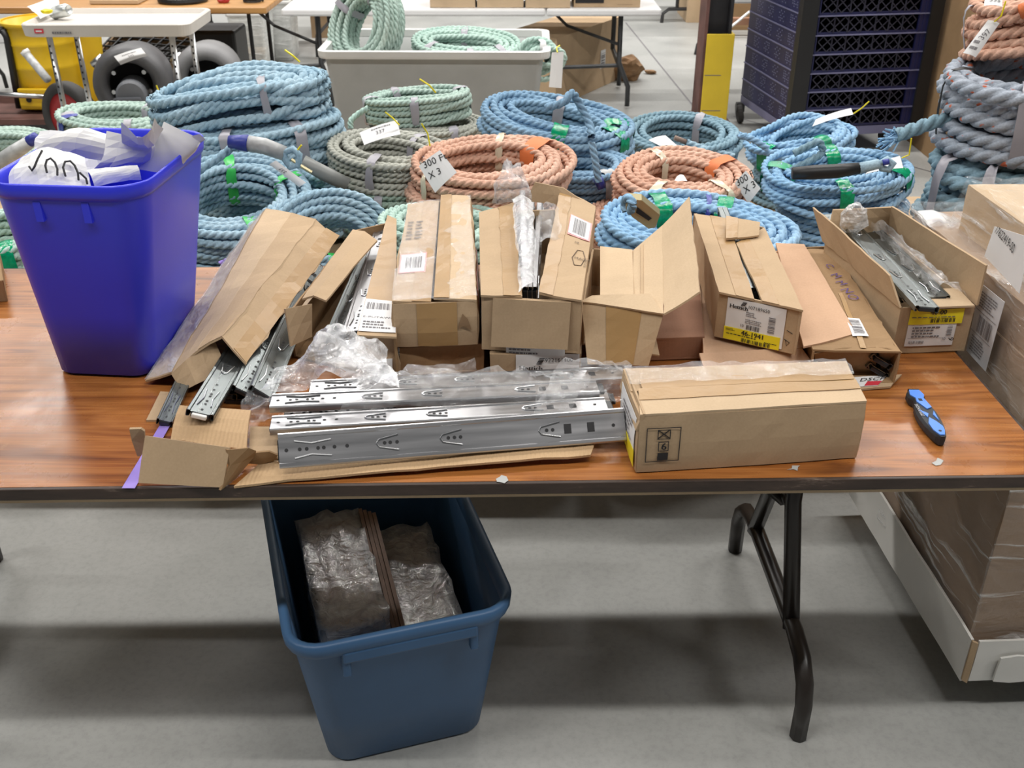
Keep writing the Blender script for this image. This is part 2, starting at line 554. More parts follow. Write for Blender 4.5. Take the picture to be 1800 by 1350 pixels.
TXT = {}
def text_mesh(s):
    if s not in TXT:
        c = bpy.data.curves.new('t', 'FONT')
        c.body = s
        c.resolution_u = 2
        o = bpy.data.objects.new('t', c)
        me = bpy.data.meshes.new_from_object(o)
        vs = [V((p.co.x, p.co.y, 0)) for p in me.vertices]
        fs = [tuple(f.vertices) for f in me.polygons]
        x0, x1 = min(p.x for p in vs), max(p.x for p in vs)
        TXT[s] = ([V((p.x - x0, p.y, 0)) for p in vs], fs, x1 - x0)
        bpy.data.objects.remove(o)
        bpy.data.curves.remove(c)
        bpy.data.meshes.remove(me)
    return TXT[s]
def write(q, s, u, v, h, mat, parent, name='lettering', off=0.0022, rot=0.0, sx=1.0, bold=0.0, shear=0.0):
    """letters of height h (metres) whose baseline starts at (u, v) on sheet q"""
    vs, fs, wd = text_mesh(s)
    k = h / 0.72
    cs, sn = math.cos(rot), math.sin(rot)
    mb = MB()
    for dx in ((0, bold) if bold else (0,)):
        out = []
        for p in vs:
            x, y = (p.x * sx + p.y * shear) * k + dx, p.y * k
            X, Y = x * cs - y * sn, x * sn + y * cs
            out.append(q.at(u + X / q.w, v + Y / q.h, off + dx * 0.05))
        mb.add(out, fs)
    return mb.build(name, mat, bearer(q, parent), kind='stuff')
def bars(q, u0, v0, u1, v1, mat, parent, name='barcode', off=0.0021, n=26, vert=True, seed=1, duty=0.55):
    rn = random.Random(seed)
    mb = MB()
    x = 0.0
    ws = [rn.choice((1, 1, 2, 3)) for _ in range(2 * n)]
    tot = sum(ws)
    for i, k in enumerate(ws):
        if i % 2 == 0:
            a, b = x / tot, (x + k * duty * 1.6) / tot
            b = min(b, 1)
            if vert:
                c = [(u0 + (u1 - u0) * a, v0), (u0 + (u1 - u0) * b, v0), (u0 + (u1 - u0) * b, v1), (u0 + (u1 - u0) * a, v1)]
            else:
                c = [(u0, v0 + (v1 - v0) * a), (u1, v0 + (v1 - v0) * a), (u1, v0 + (v1 - v0) * b), (u0, v0 + (v1 - v0) * b)]
            mb.quad([q.at(uu, vv, off) for uu, vv in c])
        x += k
    return mb.build(name, mat, bearer(q, parent), kind='stuff')
def rects(q, rs, mat, parent, name, off=0.0021):
    mb = MB()
    for (u0, v0, u1, v1) in rs:
        mb.quad([q.at(u0, v0, off), q.at(u1, v0, off), q.at(u1, v1, off), q.at(u0, v1, off)])
    return mb.build(name, mat, bearer(q, parent), kind='stuff')
def fine(q, u0, v0, u1, v1, rows, mat, parent, name='fine_print', off=0.0021, seed=3):
    """rows of print too small to read"""
    rn = random.Random(seed)
    rs = []
    for r_ in range(rows):
        va = v0 + (v1 - v0) * r_ / rows
        vb = va + (v1 - v0) / rows * 0.45
        u = u0
        end = u1 - rn.random() * 0.35 * (u1 - u0)
        while u < end:
            l = rn.uniform(0.04, 0.14) * (u1 - u0)
            rs.append((u, va, min(u + l, u1), vb))
            u += l + 0.025 * (u1 - u0)
    return rects(q, rs, mat, parent, name, off)

# --- cartons
def walls(parent, top, zb, mat='card', inset=0.0, amp=0.003, th=0.004, skip=(), bottom=True, bulge=0.0, mats=None):
    A, B, C, D = [V(p) for p in top]
    cen = (A + B + C + D) / 4
    def low(p):
        q = p + (cen - p) * inset
        return V((q.x, q.y, zb))
    a, b, c, d = low(A), low(B), low(C), low(D)
    out = {}
    for key, nm, qq in (('front', 'front_panel', (a, b, B, A)), ('right', 'side_panel', (b, c, C, B)),
                        ('back', 'back_panel', (c, d, D, C)), ('left', 'side_panel', (d, a, A, D))):
        if key in skip:
            continue
        q = Q(qq, amp, bulge, bulge)
        q.obj = sheet(q, th=th).build(nm, (mats or {}).get(key, mat), parent)
        out[key] = q
    if bottom:
        q = Q((d, c, b, a), 0, 0, 0)
        sheet(Q((a + V((0, 0, .004)), b + V((0, 0, .004)), c + V((0, 0, .004)), d + V((0, 0, .004))), 0), th=0.003).build('bottom_panel', mat, parent)
    return out
def base_of(pts, z):
    return V((sum(p[0] for p in pts) / len(pts), sum(p[1] for p in pts) / len(pts), z))

def rrect(cx, cy, w_, d_, r_, z, rz=0.0, k=6):
    out = []
    c, s_ = math.cos(rz), math.sin(rz)
    for (sx, sy, a0) in ((1, 1, 0), (-1, 1, 90), (-1, -1, 180), (1, -1, 270)):
        for i in range(k + 1):
            a = R(a0 + 90 * i / k)
            x = sx * (w_ / 2 - r_) + r_ * math.cos(a)
            y = sy * (d_ / 2 - r_) + r_ * math.sin(a)
            out.append(V((cx + x * c - y * s_, cy + x * s_ + y * c, z)))
    return out
def crumple(q, nu, nv, amp, freq, th=0.0008, fold=1.0, seed=0.0, rag=0.0):
    """creased thin sheet"""
    mb = MB()
    top = []
    for j in range(nv + 1):
        for i in range(nu + 1):
            u, v = i / nu, j / nv
            p = q.flat(u, v)
            s_ = p * freq + V((seed, seed * 1.7, -seed))
            h = abs(noise.noise(s_)) * 1.4 + 0.6 * abs(noise.noise(s_ * 2.3)) + 0.3 * abs(noise.noise(s_ * 5.1)) - 0.45
            side = V((noise.noise(s_ + V((9, 0, 0))), noise.noise(s_ + V((0, 9, 0))), 0)) * amp * 0.7
            top.append(p + q.n * (h * amp + q.bu * math.sin(math.pi * u) + q.bv * math.sin(math.pi * v)) + side)
    fs = []
    for j in range(nv):
        for i in range(nu):
            a = j * (nu + 1) + i
            fs.append((a, a + 1, a + nu + 2, a + nu + 1))
    return mb.add(top, fs)
def lump(c, sx, sy, sz, amp, freq, sub=3, seed=0.0, rot=None):
    bm = bmesh.new()
    bmesh.ops.create_icosphere(bm, subdivisions=sub, radius=1)
    for v_ in bm.verts:
        s_ = v_.co * freq + V((seed, -seed, seed * 2))
        h = abs(noise.noise(s_)) + 0.5 * abs(noise.noise(s_ * 2.4)) - 0.35
        v_.co *= 1 + h * amp
        v_.co = V((v_.co.x * sx, v_.co.y * sy, v_.co.z * sz))
    return MB().bm(bm, Matrix.Translation(V(c)) @ (rot.to_4x4() if rot is not None else Matrix()))

# ------------------------------------------------------------------ floor
fl = MB().quad([V((-9, -4, 0)), V((9, -4, 0)), V((9, 22, 0)), V((-9, 22, 0))])
floor = struct(fl, 'floor', 'concrete')
def joint(a, b, wd=0.006):
    a, b = V(a), V(b)
    n = V((-(b - a).y, (b - a).x, 0)).normalized() * wd / 2
    m = MB().quad([a - n, b - n, b + n, a + n])
    for i in range(4):
        m.v[i].z = 0.0015
    m.build('floor_joint', 'ink_grey', floor)
joint(P(1100, 40, 0), P(1224, 193, 0), 0.012)
joint(P(1130, 216, 0), P(1224, 193, 0), 0.01)
joint(P(1290, 205, 0), P(1700, 320, 0), 0.01)
joint(P(1030, 215, 0), P(1130, 216, 0), 0.008)

# ------------------------------------------------------------------ the near folding table
PSI = R(1.27)
def TT(x, y, z):
    return V((-0.335 + x * math.cos(PSI) - y * math.sin(PSI), 1.802 + x * math.sin(PSI) + y * math.cos(PSI), z))
RT = Matrix.Rotation(PSI, 3, 'Z')
TL, TD = 2.44, 0.915
tab = thing('folding_table', 'long brown varnished folding table with dark worn edge covered in cartons', 'table', TT(0, 0, 0))
MB().box(TT(0, 0, 0.7385), (TL - 0.012, TD - 0.012, 0.023), RT).build('tabletop', 'varnished_wood', tab)
for (c, d) in (((0, -TD / 2 + 0.004, 0.739), (TL, 0.010, 0.021)), ((0, TD / 2 - 0.004, 0.739), (TL, 0.010, 0.021)),
               ((TL / 2 - 0.004, 0, 0.739), (0.010, TD, 0.021)), ((-TL / 2 + 0.004, 0, 0.739), (0.010, TD, 0.021))):
    MB().bbox(TT(*c), d, RT, 0.002).build('edge_band', 'table_edge', tab)
MB().box(TT(0, 0, 0.7245), (TL - 0.004, TD - 0.004, 0.005), RT).build('underside', 'card_light', tab)
def rail_tube(pts, wd=0.033, n=4):
    out = []
    for i in range(len(pts) - 1):
        out += [pts[i].lerp(pts[i + 1], k / n) for k in range(n)]
    return out + [pts[-1]]
for sx, dirn in ((0.925, -1), (-0.99, 1)):
    lf = MB()
    pts = [TT(sx, -0.31, 0.003), TT(sx, -0.31, 0.09), TT(sx, -0.295, 0.135), TT(sx, -0.255, 0.17), TT(sx, -0.19, 0.185),
           TT(sx, 0.19, 0.185), TT(sx, 0.255, 0.17), TT(sx, 0.295, 0.135), TT(sx, 0.31, 0.09), TT(sx, 0.31, 0.003)]
    lf.tube(pts, 0.0185, 8)
    lf.build('leg', 'leg_brown', tab, smooth=True)
    for sy in (-1, 1):
        MB().tube([TT(sx, sy * 0.17, 0.17), TT(sx, sy * 0.06 , 0.42), TT(sx, sy * 0.05, 0.72)], 0.0185, 8).build('upright', 'leg_brown', tab, smooth=True)
    MB().tube([TT(sx, 0, 0.38), TT(sx + dirn * 0.36, 0, 0.722)], 0.013, 8).build('brace', 'leg_brown', tab, smooth=True)
    MB().tube([TT(sx, -0.06, 0.40), TT(sx, 0.06, 0.40)], 0.012, 8).build('crossbar', 'leg_brown', tab, smooth=True)
    MB().box(TT(sx, 0, 0.713), (0.06, 0.66, 0.018), RT).build('hinge_plate', 'leg_brown', tab)
qf = Q([TT(-0.35, -TD / 2 - 0.0012, 0.728), TT(0.35, -TD / 2 - 0.0012, 0.728), TT(0.35, -TD / 2 - 0.0012, 0.75), TT(-0.35, -TD / 2 - 0.0012, 0.75)], 0)
# ------------------------------------------------------------------ tubs
def tub(root, cx, cy, z0, z1, b, t, rb, rt, rz, wall, mat, cxb=None, cyb=None, lip=0.012, liph=0.022, nm='body'):
    cxb, cyb = (cx if cxb is None else cxb), (cy if cyb is None else cyb)
    def ring(k, grow=0.0, z=None):
        return rrect(cxb + (cx - cxb) * k, cyb + (cy - cyb) * k, b[0] + (t[0] - b[0]) * k + grow, b[1] + (t[1] - b[1]) * k + grow,
                     rb + (rt - rb) * k + grow / 2, z0 + (z1 - z0) * k if z is None else z, rz)
    lowk = 1 - liph / (z1 - z0)
    out = [ring(0.0, -0.012), ring(0.012), ring(0.35), ring(0.7), ring(lowk)]
    body = MB().rings(out + [ring(1.0, 0)] + [ring(1.0, -2 * wall), ring(0.7, -2 * wall), ring(0.3, -2 * wall), ring(0.02, -2 * wall)], True, True)
    body.build(nm, mat, root, smooth=True)
    rim = MB().rings([ring(lowk, 0.001), ring(lowk, 2 * lip), ring(lowk + 0.3 * (1 - lowk), 2 * lip + 0.004), ring(1.0, 2 * lip + 0.002, z1 + 0.002),
                      ring(1.0, 0.5 * lip, z1 + 0.005), ring(1.0, -2 * wall - 0.001, z1 + 0.002), ring(lowk, -2 * wall - 0.001)], False, False)
    return ring, rim
# blue wastebasket
BZ = 0.752
bk = thing('wastebasket', 'bright blue plastic wastebasket stuffed with crumpled white paper, standing on the table', 'wastebasket', (-0.765, 1.835, BZ))
ring, rim = tub(bk, -0.737, 1.815, BZ, 1.142, (0.185, 0.262), (0.275, 0.350), 0.035, 0.06, R(-5), 0.003, 'blue_bin', -0.765, 1.835, 0.002, 0.024)
rim.build('rim', 'blue_bin', bk, smooth=True)
for k in (-0.35, 0.3):
    m = MB()
    fr = Matrix.Rotation(R(-5), 3, 'Z')
    c0 = V((-0.737, 1.815, 0)) + fr @ V((k * 0.13, -0.1735, 0))
    m.box((c0.x, c0.y + 0.005, 1.098), (0.013, 0.006, 0.036), fr)
    m.build('rim_rib', 'blue_bin', bk)
# papers in the wastebasket: leaning, crumpled sheets
def paper(name, q, z, label, mat='paper_bag', amp=0.02, freq=14, n=9, bu=0.02, bv=0.01, seed=0.0, cat='paper', group=None, sm=False):
    pts = [P(x, y, zz) for (x, y), zz in zip(q, z)]
    m_ = crumple(Q(pts, 0, bu, bv), n, n, amp, freq, seed=seed)
    return m_.solo(name, mat, label, cat, group, smooth=sm), Q(pts, 0, bu, bv)
o, pq = paper('paper_bag', [(22, 345), (172, 350), (150, 280), (36, 275)], (1.11, 1.11, 1.155, 1.155), 'white paper bag with black handwriting at the front of the blue wastebasket', 'paper', 0.012, 12, 10, 0.025, 0.015, 1.0)
def scribble(parent, q, strokes, mat, r=0.0013, name='handwriting', off=0.006):
    m_ = MB()
    for st in strokes:
        m_.tube([q.at(u, v, off + q.bu * 0) for u, v in st], r, 5)
    return m_.build(name, mat, parent)
pq2 = Q([p + pq.n * 0.012 for p in pq.q], 0, 0.025, 0.015)
scribble(o, pq2, [[(0.34, 0.26), (0.37, 0.18), (0.41, 0.24), (0.47, 0.40), (0.53, 0.60)],
                  [(0.55, 0.14), (0.55, 0.27), (0.58, 0.38), (0.63, 0.43), (0.67, 0.36), (0.68, 0.24), (0.66, 0.12)],
                  [(0.75, 0.14), (0.75, 0.30), (0.79, 0.44), (0.85, 0.50), (0.89, 0.42), (0.90, 0.28), (0.88, 0.14)], [(0.92, 0.30), (0.97, 0.22), (0.96, 0.12)]], 'ink', 0.0019, off=0.004)
paper('crumpled_sheet', [(70, 282), (190, 286), (205, 240), (105, 236)], (1.13, 1.13, 1.17, 1.17), 'pale crumpled sheet lying behind the handwritten bag in the blue basket', 'paper_bag', 0.018, 10, 6, 0.03, 0.02, 3.0)
paper('crumpled_sheet', [(160, 305), (262, 272), (262, 228), (185, 230)], (1.12, 1.13, 1.20, 1.19), 'large grey creased sheet in the middle of the blue wastebasket', 'paper_bag', 0.022, 9, 6, 0.045, 0.02, 7.0)
paper('crumpled_sheet', [(165, 330), (248, 318), (240, 292), (150, 300)], (1.125, 1.125, 1.15, 1.15), 'small white flat sheet at the right front inside the blue wastebasket', 'paper', 0.012, 12, 8, 0.01, 0.01, 5.0)
paper('crumpled_sheet', [(205, 240), (278, 225), (270, 192), (212, 205)], (1.17, 1.17, 1.25, 1.24), 'crumpled white sheet sticking up highest out of the blue wastebasket', 'paper_bag', 0.022, 14, 6, 0.03, 0.02, 11.0)
paper('rolled_paper', [(238, 295), (292, 268), (345, 232), (288, 214)], (1.13, 1.13, 1.19, 1.20), 'grey flared paper bag hanging over the right rim of the blue wastebasket', 'paper_bag', 0.012, 8, 8, 0.045, 0.0, 13.0, sm=True)
paper('crumpled_sheet', [(60, 300), (235, 300), (235, 240), (75, 240)], (1.09, 1.09, 1.12, 1.12), 'grey crumpled paper at the bottom of the heap in the blue wastebasket', 'paper_grey', 0.03, 9, 10, 0.0, 0.02, 17.0)

# carton corner at the left edge of the frame
c0 = [P(-120, 500, 0.80), P(4, 493, 0.80), P(-2, 440, 0.80), P(-110, 440, 0.80)]
t = thing('carton', 'brown carton corner at the left edge behind the blue wastebasket', 'box', base_of(c0, 0.75), 'cartons on the table')
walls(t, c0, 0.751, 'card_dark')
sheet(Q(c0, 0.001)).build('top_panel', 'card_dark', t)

# ------------------------------------------------------------------ drawer slides
SLIDE = {}
def slide_proto():
    L, W, T_ = 0.565, 0.056, 0.013
    r_ = bpy.data.objects.new('drawer_slide', None)
    me = {}
    # outer channel: web facing +z, flanges folded under, curled lips
    prof = [(-W / 2 + 0.006, -T_ + 0.001), (-W / 2 + 0.0015, -T_), (-W / 2, -T_ + 0.0015), (-W / 2, -0.002), (-W / 2 + 0.002, 0), (-W / 2 + 0.007, 0), (-W / 2 + 0.0085, -0.0018),
            (W / 2 - 0.0085, -0.0018), (W / 2 - 0.007, 0), (W / 2 - 0.002, 0), (W / 2, -0.002), (W / 2, -T_ + 0.0015), (W / 2 - 0.0015, -T_), (W / 2 - 0.006, -T_ + 0.001)]
    inn = [(y * 0.955, z - 0.0012 if z > -0.006 else z + 0.0008) for y, z in prof]
    ring_ = prof + inn[::-1]
    n = len(ring_)
    ch = MB()
    vs = [V((x, y, z)) for x in (0, L) for y, z in ring_]
    fs = [(j, (j + 1) % n, n + (j + 1) % n, n + j) for j in range(n)]
    k = len(prof)
    for j in range(k - 1):
        fs.append((j, n - 1 - j, n - 2 - j, j + 1))
        fs.append((n + j, n + j + 1, 2 * n - 2 - j, 2 * n - 1 - j))
    ch.add(vs, fs)
    me['outer_channel'] = (ch.mesh('outer_channel'), 'zinc')
    ic = MB().box((L / 2 + 0.006, 0, -0.0085), (L - 0.005, W * 0.62, 0.003))
    for s_ in (-1, 1):
        ic.box((L / 2 + 0.006, s_ * W * 0.31, -0.0065), (L - 0.005, 0.0035, 0.006))
    me['inner_channel'] = (ic.mesh('inner_channel'), 'zinc_dark')
    em = MB()
    tabs = []
    def tabv(x, s_=1, ln=0.035):
        em = MB()
        tabs.append(em)
        for y in (-1, 1):
            em.tube([V((x, 0, -0.001)), V((x + s_ * 0.004, y * 0.006, -0.0006)), V((x + s_ * ln, y * 0.0125, -0.0006))], 0.0012, 5)
    for y in (-1, 1):
        em.tube([V((0.025, y * 0.014, -0.0006)), V((0.052, y * 0.009, -0.0006)), V((0.083, y * 0.013, -0.0006))], 0.0013, 5)
    tabv(0.155); tabv(0.258); tabv(0.42)
    for k_, e_ in enumerate([em] + tabs):
        me['embossed_tab%d' % k_] = (e_.mesh('embossed_tab'), 'chrome')
    ho = MB()
    def hole(x, y, r=0.003, sq=False):
        if sq:
            ho.quad([V((x - .006, y - .008, -.0013)), V((x + .006, y - .008, -.0013)), V((x + .006, y + .008, -.0013)), V((x - .006, y + .008, -.0013))])
        else:
            k_ = len(ho.v)
            ho.add([V((x + r * math.cos(2 * math.pi * a / 10), y + r * math.sin(2 * math.pi * a / 10), -0.0013)) for a in range(10)], [tuple(range(10))])
    for x in (0.012, 0.033, 0.044, 0.062, 0.071, 0.088, 0.108, 0.168, 0.177, 0.188, 0.271, 0.281, 0.291, 0.433, 0.443, 0.545):
        hole(x, 0)
    hole(0.468, 0, sq=True); hole(0.507, 0, sq=True)
    me['punched_hole'] = (ho.mesh('punched_hole'), 'hole')
    bp = MB().bbox((0.004, 0, -0.0075), (0.012, W * 0.66, 0.009), None, 0.002)
    me['end_bumper0'] = (bp.mesh('end_bumper'), 'slide_black')
    bp = MB().bbox((L + 0.004, 0, -0.0075), (0.014, W * 0.60, 0.008), None, 0.002)
    me['end_bumper1'] = (bp.mesh('end_bumper'), 'slide_black')
    for nm, (m_, mt) in me.items():
        m_.materials.append(MATS[mt])
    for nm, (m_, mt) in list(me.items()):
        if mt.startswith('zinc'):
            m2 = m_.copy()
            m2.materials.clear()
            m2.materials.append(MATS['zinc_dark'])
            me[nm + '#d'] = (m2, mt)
    bpy.data.objects.remove(r_)
    return me
SLIDE = slide_proto()
def slide(a, b, up, label, group, dark=False, flip=False, scale=None, wide=0.84):
    """near end at a, running towards b, web facing up"""
    a, b, up = V(a), V(b), V(up)
    x = (b - a).normalized()
    y = up.cross(x).normalized()
    z = x.cross(y)
    o = thing('drawer_slide', label, 'drawer slide', (0, 0, 0), group)
    M = Matrix((x, y, z)).transposed().to_4x4()
    M.translation = a
    M = M @ Matrix.Diagonal((scale or 1, wide, 1, 1))
    o.matrix_world = M
    ORG[o.name] = V((0, 0, 0))
    for nm in ('outer_channel', 'inner_channel', 'embossed_tab0', 'embossed_tab1', 'embossed_tab2', 'embossed_tab3', 'punched_hole', 'end_bumper0', 'end_bumper1'):
        me = SLIDE[nm + '#d'][0] if dark and nm + '#d' in SLIDE else SLIDE[nm][0]
        c = bpy.data.objects.new(nm.rstrip('0123'), me)
        COL.objects.link(c)
        c.parent = o
        if nm == 'punched_hole':
            c['kind'] = 'stuff'
    return o
GS = 'drawer slides lying loose in front'
GB = 'drawer slides under the crushed carton'
slide(P(490, 822, 0.772), P(1098, 774, 0.775), (0.02, -0.80, 0.60), 'front silver drawer slide with its face towards us, lying on the cardboard sheet', GS, wide=1.0)
bpy.context.view_layer.update()
# move the front slide so that its lower edge rests on the board
fs_ = bpy.data.objects['drawer_slide']
fs_.matrix_world = Matrix.Translation(V((0, 0.012, 0.024))) @ fs_.matrix_world
slide(P(476, 742, 0.800), P(1086, 707, 0.803), (0.0, 0.02, 1), 'second silver drawer slide from the front, lying flat behind the front one', GS)
slide(P(500, 726, 0.782), P(1092, 694, 0.785), (0.0, 0.0, 1), 'silver drawer slide mostly hidden between the second and third loose slides', GS)
slide(P(476, 703, 0.806), P(1056, 677, 0.808), (0.0, 0.0, 1), 'third silver drawer slide from the front, partly under clear film', GS)
slide(P(545, 678, 0.792), P(1050, 655, 0.795), (0.0, 0.0, 1), 'rearmost loose silver drawer slide, under the clear film', GS)
# bundle under the crushed sleeve
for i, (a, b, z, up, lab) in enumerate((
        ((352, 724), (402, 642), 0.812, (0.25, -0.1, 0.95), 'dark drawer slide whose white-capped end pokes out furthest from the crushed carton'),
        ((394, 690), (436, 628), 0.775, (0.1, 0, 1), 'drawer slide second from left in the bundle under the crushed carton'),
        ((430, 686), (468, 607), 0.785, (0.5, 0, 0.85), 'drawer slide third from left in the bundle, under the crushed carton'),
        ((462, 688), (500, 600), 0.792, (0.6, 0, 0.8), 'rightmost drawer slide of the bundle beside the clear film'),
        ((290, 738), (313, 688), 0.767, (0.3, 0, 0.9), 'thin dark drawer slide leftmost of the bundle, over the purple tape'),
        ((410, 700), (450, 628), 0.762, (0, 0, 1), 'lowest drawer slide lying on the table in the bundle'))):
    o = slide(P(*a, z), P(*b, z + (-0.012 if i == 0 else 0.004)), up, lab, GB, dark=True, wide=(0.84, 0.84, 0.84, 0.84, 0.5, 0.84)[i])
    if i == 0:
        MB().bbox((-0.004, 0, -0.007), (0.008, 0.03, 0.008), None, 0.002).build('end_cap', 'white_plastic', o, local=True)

# ------------------------------------------------------------------ cartons
GC = 'cartons on the table'
def px4(pts):
    return [P(*p) for p in pts]
def carton(label, top, z, zb, mat='card', group=GC, inset=0.0, **kw):
    c = [P(x, y, z) for x, y in top]
    t = thing('carton', label, 'box', base_of(c, zb), group)
    return t, c, walls(t, c, zb, mat, inset, **kw)

# crushed sleeve carton over the bundle
S = px4([(439, 397, .85), (467, 367, .903), (555, 386, .886), (596, 417, .855), (433, 640, .80), (392, 590, .84), (303, 655, .785), (255, 669, .760)])
t = thing('carton', 'crushed long carton with film over its side leaning over the dark drawer slides', 'box', base_of(S, 0.75), GC)
board('side_panel', [S[7], S[6], S[1], S[0]], 'card', t, amp=0.006)
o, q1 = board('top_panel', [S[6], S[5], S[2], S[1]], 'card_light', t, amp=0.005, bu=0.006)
o, q2 = board('side_panel', [S[5], S[4], S[3], S[2]], 'card', t, amp=0.006, rag=0.004)
strip('tape_strip', q2, 0.45, 0.0, 0.98, 1.0, 'tape_brown', t, label='brown packing tape along the lower edge')
strip('tape_strip', q1, 0.55, 0.0, 1.0, 1.0, 'card', t)
board('front_flap', px4([(319, 689, .756), (394, 655, .775), (376, 588, .83), (302, 655, .79)]), 'card', t, amp=0.008, rag=0.003, bu=0.01)
board('back_panel', [S[2], S[1], S[0], S[0].lerp(S[3], 0.6)], 'card_dark', t, amp=0.004)
m = sheet(Q([S[7] , S[6], S[1], S[0]], 0.006), off=0.003, th=0.0008)
m.build('film_wrap', 'film', t)
o = board('cardboard_sheet', px4([(300, 660, .757), (345, 590, .757), (417, 482, .80), (387, 474, .79)]), 'card', None, amp=0.003)[0]
def solo(o, label, cat, group=None):
    """give a top-level mesh its origin at its own base"""
    me = o.data
    vs_ = [v.co.copy() for v in me.vertices]
    c = V(((min(v.x for v in vs_) + max(v.x for v in vs_)) / 2, (min(v.y for v in vs_) + max(v.y for v in vs_)) / 2, min(v.z for v in vs_)))
    me.transform(Matrix.Translation(-c))
    o.location = c
    ORG[o.name] = c
    return tag(o, label, cat, group)
solo(o, 'flat strip of cardboard between the blue wastebasket and the crushed carton', 'cardboard')
o = board('cardboard_sheet', px4([(257, 738, .754), (278, 738, .754), (306, 690, .756), (282, 688, .756)]), 'card', None, amp=0.001)[0]
solo(o, 'small cardboard scrap on the table left of the dark drawer slides', 'cardboard')

# open carton with slides, flap with label
c = px4([(508, 548, .85), (697, 592, .85), (690, 390, .85), (622, 405, .85)])
t = thing('carton', 'torn open carton with two silver drawer slides showing between its flaps', 'box', base_of(c, 0.75), GC)
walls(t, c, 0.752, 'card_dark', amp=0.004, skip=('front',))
board('top_flap', px4([(531, 525, .868), (573, 529, .868), (663, 420, .862), (620, 404, .862)]), 'card', t, amp=0.004, bu=0.008)
o, q = board('top_flap', px4([(627, 588, .858), (697, 591, .858), (697, 385, .862), (681, 378, .862)]), 'card', t, amp=0.003)
strip('tape_strip', q, 0.0, 0.2, 1.0, 0.93, 'tape_brown', t)
strip('shipping_label', q, 0.02, 0.02, 0.98, 0.24, 'paper', t, off=0.0025)
ql = q
bars(ql, 0.10, 0.165, 0.82, 0.215, 'ink_grey', t, off=0.0034, n=22)
write(ql, 'E-PUTAWAY', 0.07, 0.105, 0.007, 'ink_grey', t, off=0.0034)
fine(ql, 0.1, 0.04, 0.9, 0.09, 3, 'ink_grey', t, off=0.0034)
board('front_flap', px4([(512, 609, .80), (548, 592, .80), (548, 534, .868), (501, 543, .868)]), 'card', t, amp=0.003)
o, q = board('front_panel', px4([(628, 668, .754), (702, 668, .754), (699, 592, .85), (628, 592, .85)]), 'card', t, amp=0.012, rag=0.004)
strip('shipping_label', q, 0.35, 0.05, 0.85, 0.5, 'paper', t, off=0.004)
write(q, 'F', 0.62, 0.32, 0.012, 'ink', t, off=0.0052)
fine(q, 0.45, 0.15, 0.8, 0.28, 2, 'ink_grey', t, off=0.0052)
strip('tape_strip', Q(px4([(508, 548, .862), (548, 550, .862), (640, 420, .862), (622, 405, .862)]), 0.004), 0, 0, 0.2, 0.9, 'tape_brown', t, off=-0.02)
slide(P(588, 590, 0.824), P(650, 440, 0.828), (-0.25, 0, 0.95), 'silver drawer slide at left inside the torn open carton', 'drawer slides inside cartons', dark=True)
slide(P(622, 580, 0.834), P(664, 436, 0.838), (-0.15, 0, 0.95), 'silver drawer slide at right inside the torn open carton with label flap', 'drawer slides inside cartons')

# taped carton pair
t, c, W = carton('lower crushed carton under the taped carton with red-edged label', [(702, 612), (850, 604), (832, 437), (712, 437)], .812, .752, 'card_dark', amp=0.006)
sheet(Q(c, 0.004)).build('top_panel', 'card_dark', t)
t, c, W = carton('taped brown carton with red-edged barcode label, gap along the top', [(690, 534), (838, 529), (826, 348), (717, 362)], .906, .818, 'card', amp=0.005, bulge=0.004)
o, qa = board('top_flap', [c[0] + V((0, 0, .004)), c[0].lerp(c[1], 0.455) + V((0, 0, .002)), c[3].lerp(c[2], 0.50) + V((0, 0, .0)), c[3] + V((0, 0, .004))], 'card', t, amp=0.005)
o, qb = board('top_flap', [c[0].lerp(c[1], 0.49) + V((0, 0, .010)), c[1] + V((0, 0, .004)), c[2] + V((0, 0, .004)), c[3].lerp(c[2], 0.53) + V((0, 0, .014))], 'card_light', t, amp=0.005)
strip('tape_strip', qa, 0.50, 0.0, 1.0, 1.0, 'tape_brown', t, off=0.0015)
strip('tape_strip', qb, 0.0, 0.0, 0.36, 1.0, 'tape_brown', t, off=0.0015)
strip('tape_strip', W['front'], 0.28, 0.02, 0.76, 1.0, 'tape_brown', t, off=0.0015)
strip('label_border', qa, 0.04, 0.245, 0.78, 0.41, 'ink_pink', t, off=0.0022)
strip('shipping_label', qa, 0.08, 0.25, 0.74, 0.40, 'paper', t, off=0.0029)
bars(qa, 0.2, 0.275, 0.66, 0.38, 'ink_grey', t, off=0.0036, vert=True, n=20)
for k, (u, v) in enumerate(((0.2, 0.9), (0.45, 0.9))):
    fine(qa, u - 0.1, v - 0.32, u + 0.12, v - 0.1, 6, 'ink_card', t, 'faded_print', off=0.0022, seed=k)
strip('torn_patch', W['front'], 0.80, 0.42, 0.92, 0.68, 'card_edge', t, off=0.0022, rag=0.006)
strip('label_border', W['right'], 0.12, 0.1, 0.5, 0.9, 'ink_pink', t, off=0.0015)
strip('shipping_label', W['right'], 0.13, 0.14, 0.49, 0.86, 'paper_grey', t, off=0.0024)
m = crumple(Q([p + V((0, 0, 0.008)) for p in c], 0), 14, 24, 0.008, 20, seed=4)
m.build('film_wrap', 'film', t, smooth=True)

